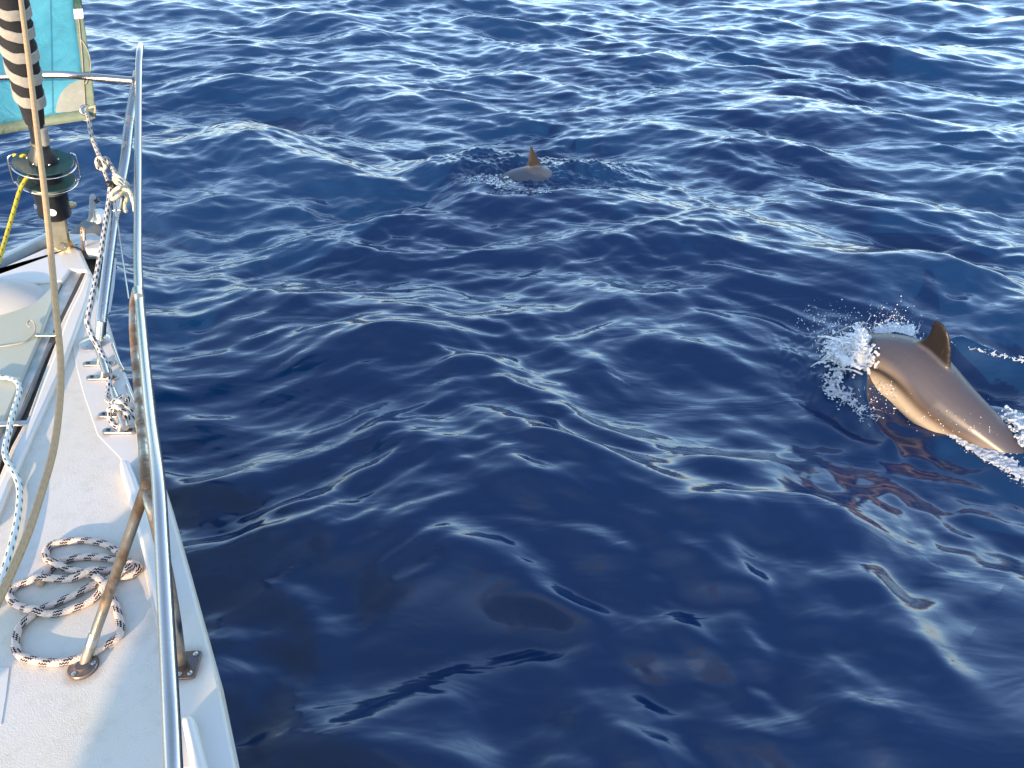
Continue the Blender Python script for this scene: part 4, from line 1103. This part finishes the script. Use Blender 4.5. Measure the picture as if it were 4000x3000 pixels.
# loose droplets
items = []
for k in range(800):
    r_ = random.random()
    if r_ < .45: c = PZ(random.gauss(3270,55), random.gauss(1310,55), random.uniform(.10,.30))
    elif r_ < .7: c = PZ(random.gauss(3480,60), random.gauss(1245,30), random.uniform(.15,.3))
    elif r_ < .85: c = PZ(random.gauss(3450,60), random.gauss(1540,40), random.uniform(.05,.16))
    else: c = PZ(random.gauss(3180,40), random.gauss(1240,30), random.uniform(.1,.25))
    items.append(('b', c, .0009+.0034*random.random()**2.5, (1, 1, random.uniform(.8,1.6))))
for k in range(70):
    c = PZ(random.gauss(3750,110), random.gauss(1640,35), random.uniform(.05,.16)); items.append(('b', c, random.uniform(.001,.003)))
blobs('spray_droplets', items, 0, m_spray('droplets', .5, (.95, .95, .95), .05), 'fine loose water droplets flying around the near dolphin', 'spray')
# foam trailing beside and behind the tail
items = []
wk = [on_sea(*p) for p in ((3660,1662),(3720,1690),(3780,1728),(3840,1762),(3910,1798),(3970,1830),(4050,1880))]
for k in range(2600):
    t = random.random(); p = along(wk, t); sp_ = .014+.05*t
    q_ = p+Vector((random.gauss(0, sp_*.8), random.gauss(-.02*t, sp_), 0)); z = sea1(q_.x, q_.y) if k % 3 == 0 else p.z
    r_ = random.uniform(.0025,.009)*math.exp(-0.5*((q_-p).length/(sp_*1.2))**2)+.0012; items.append(('b', Vector((q_.x, q_.y, z+random.uniform(-.006,.012))), r_, (random.uniform(.8,1.5), random.uniform(.8,1.5), random.uniform(.5,1))))
wk2 = [on_sea(*p) for p in ((3950,1640),(3985,1690),(4030,1760))]
for k in range(350):
    p = along(wk2, random.random())+Vector((random.gauss(0,.03), random.gauss(0,.04), random.uniform(-.005,.05))); items.append(('b', p, random.uniform(.004,.012)))
blobs('tail_foam', items, 0.0036, FOAM, 'churned grey white foam trailing along the near dolphin tail', 'foam')
items = []
cr = [on_sea(*p, .004) for p in ((3690,1335),(3740,1348),(3800,1366),(3860,1378),(3920,1394),(4000,1412),(4080,1432))]
for k in range(620):
    t = random.random(); p = along(cr, t)+Vector((random.gauss(0,.012), random.gauss(0,.014), random.uniform(-.01,.016)))
    gate = math.sin(t*23)+math.sin(t*57+1)+2.6*t+.2
    if gate < random.random()*1.5: continue
    items.append(('b', p, random.uniform(.0015,.006)*(.5+.7*t), (random.uniform(1,1.8), 1, .8)))
blobs('wake_crest_foam', items, 0.0045, FOAM, 'thin white foam line on the dark wake crest behind the dolphin fin', 'foam')
items = []
hm = [on_sea(*p, .01) for p in ((1790,725),(1825,705),(1865,692),(1905,694),(1935,712),(1950,725))]
for k in range(260):
    t = random.random()**.7; p = along(hm, t)+Vector((random.gauss(0,.05), random.gauss(0,.06), random.uniform(-.01,.03)*t))
    items.append(('b', p, random.uniform(.004,.014)*(.5+.6*t), (random.uniform(1,1.8), 1, .8)))
ln = [on_sea(*p, .0) for p in ((1960,728),(2020,738),(2080,746),(2140,748))]
for k in range(220):
    p = along(ln, random.random())+Vector((random.gauss(0,.03), random.gauss(0,.025), random.uniform(-.006,.012))); items.append(('b', p, random.uniform(.004,.010), (1.6, 1, .6)))
blobs('far_splash', items, 0.0055, m_spray('far_spray', .85, (.8, .85, .9), .1), 'small glassy splash over the far dolphin head', 'splash')
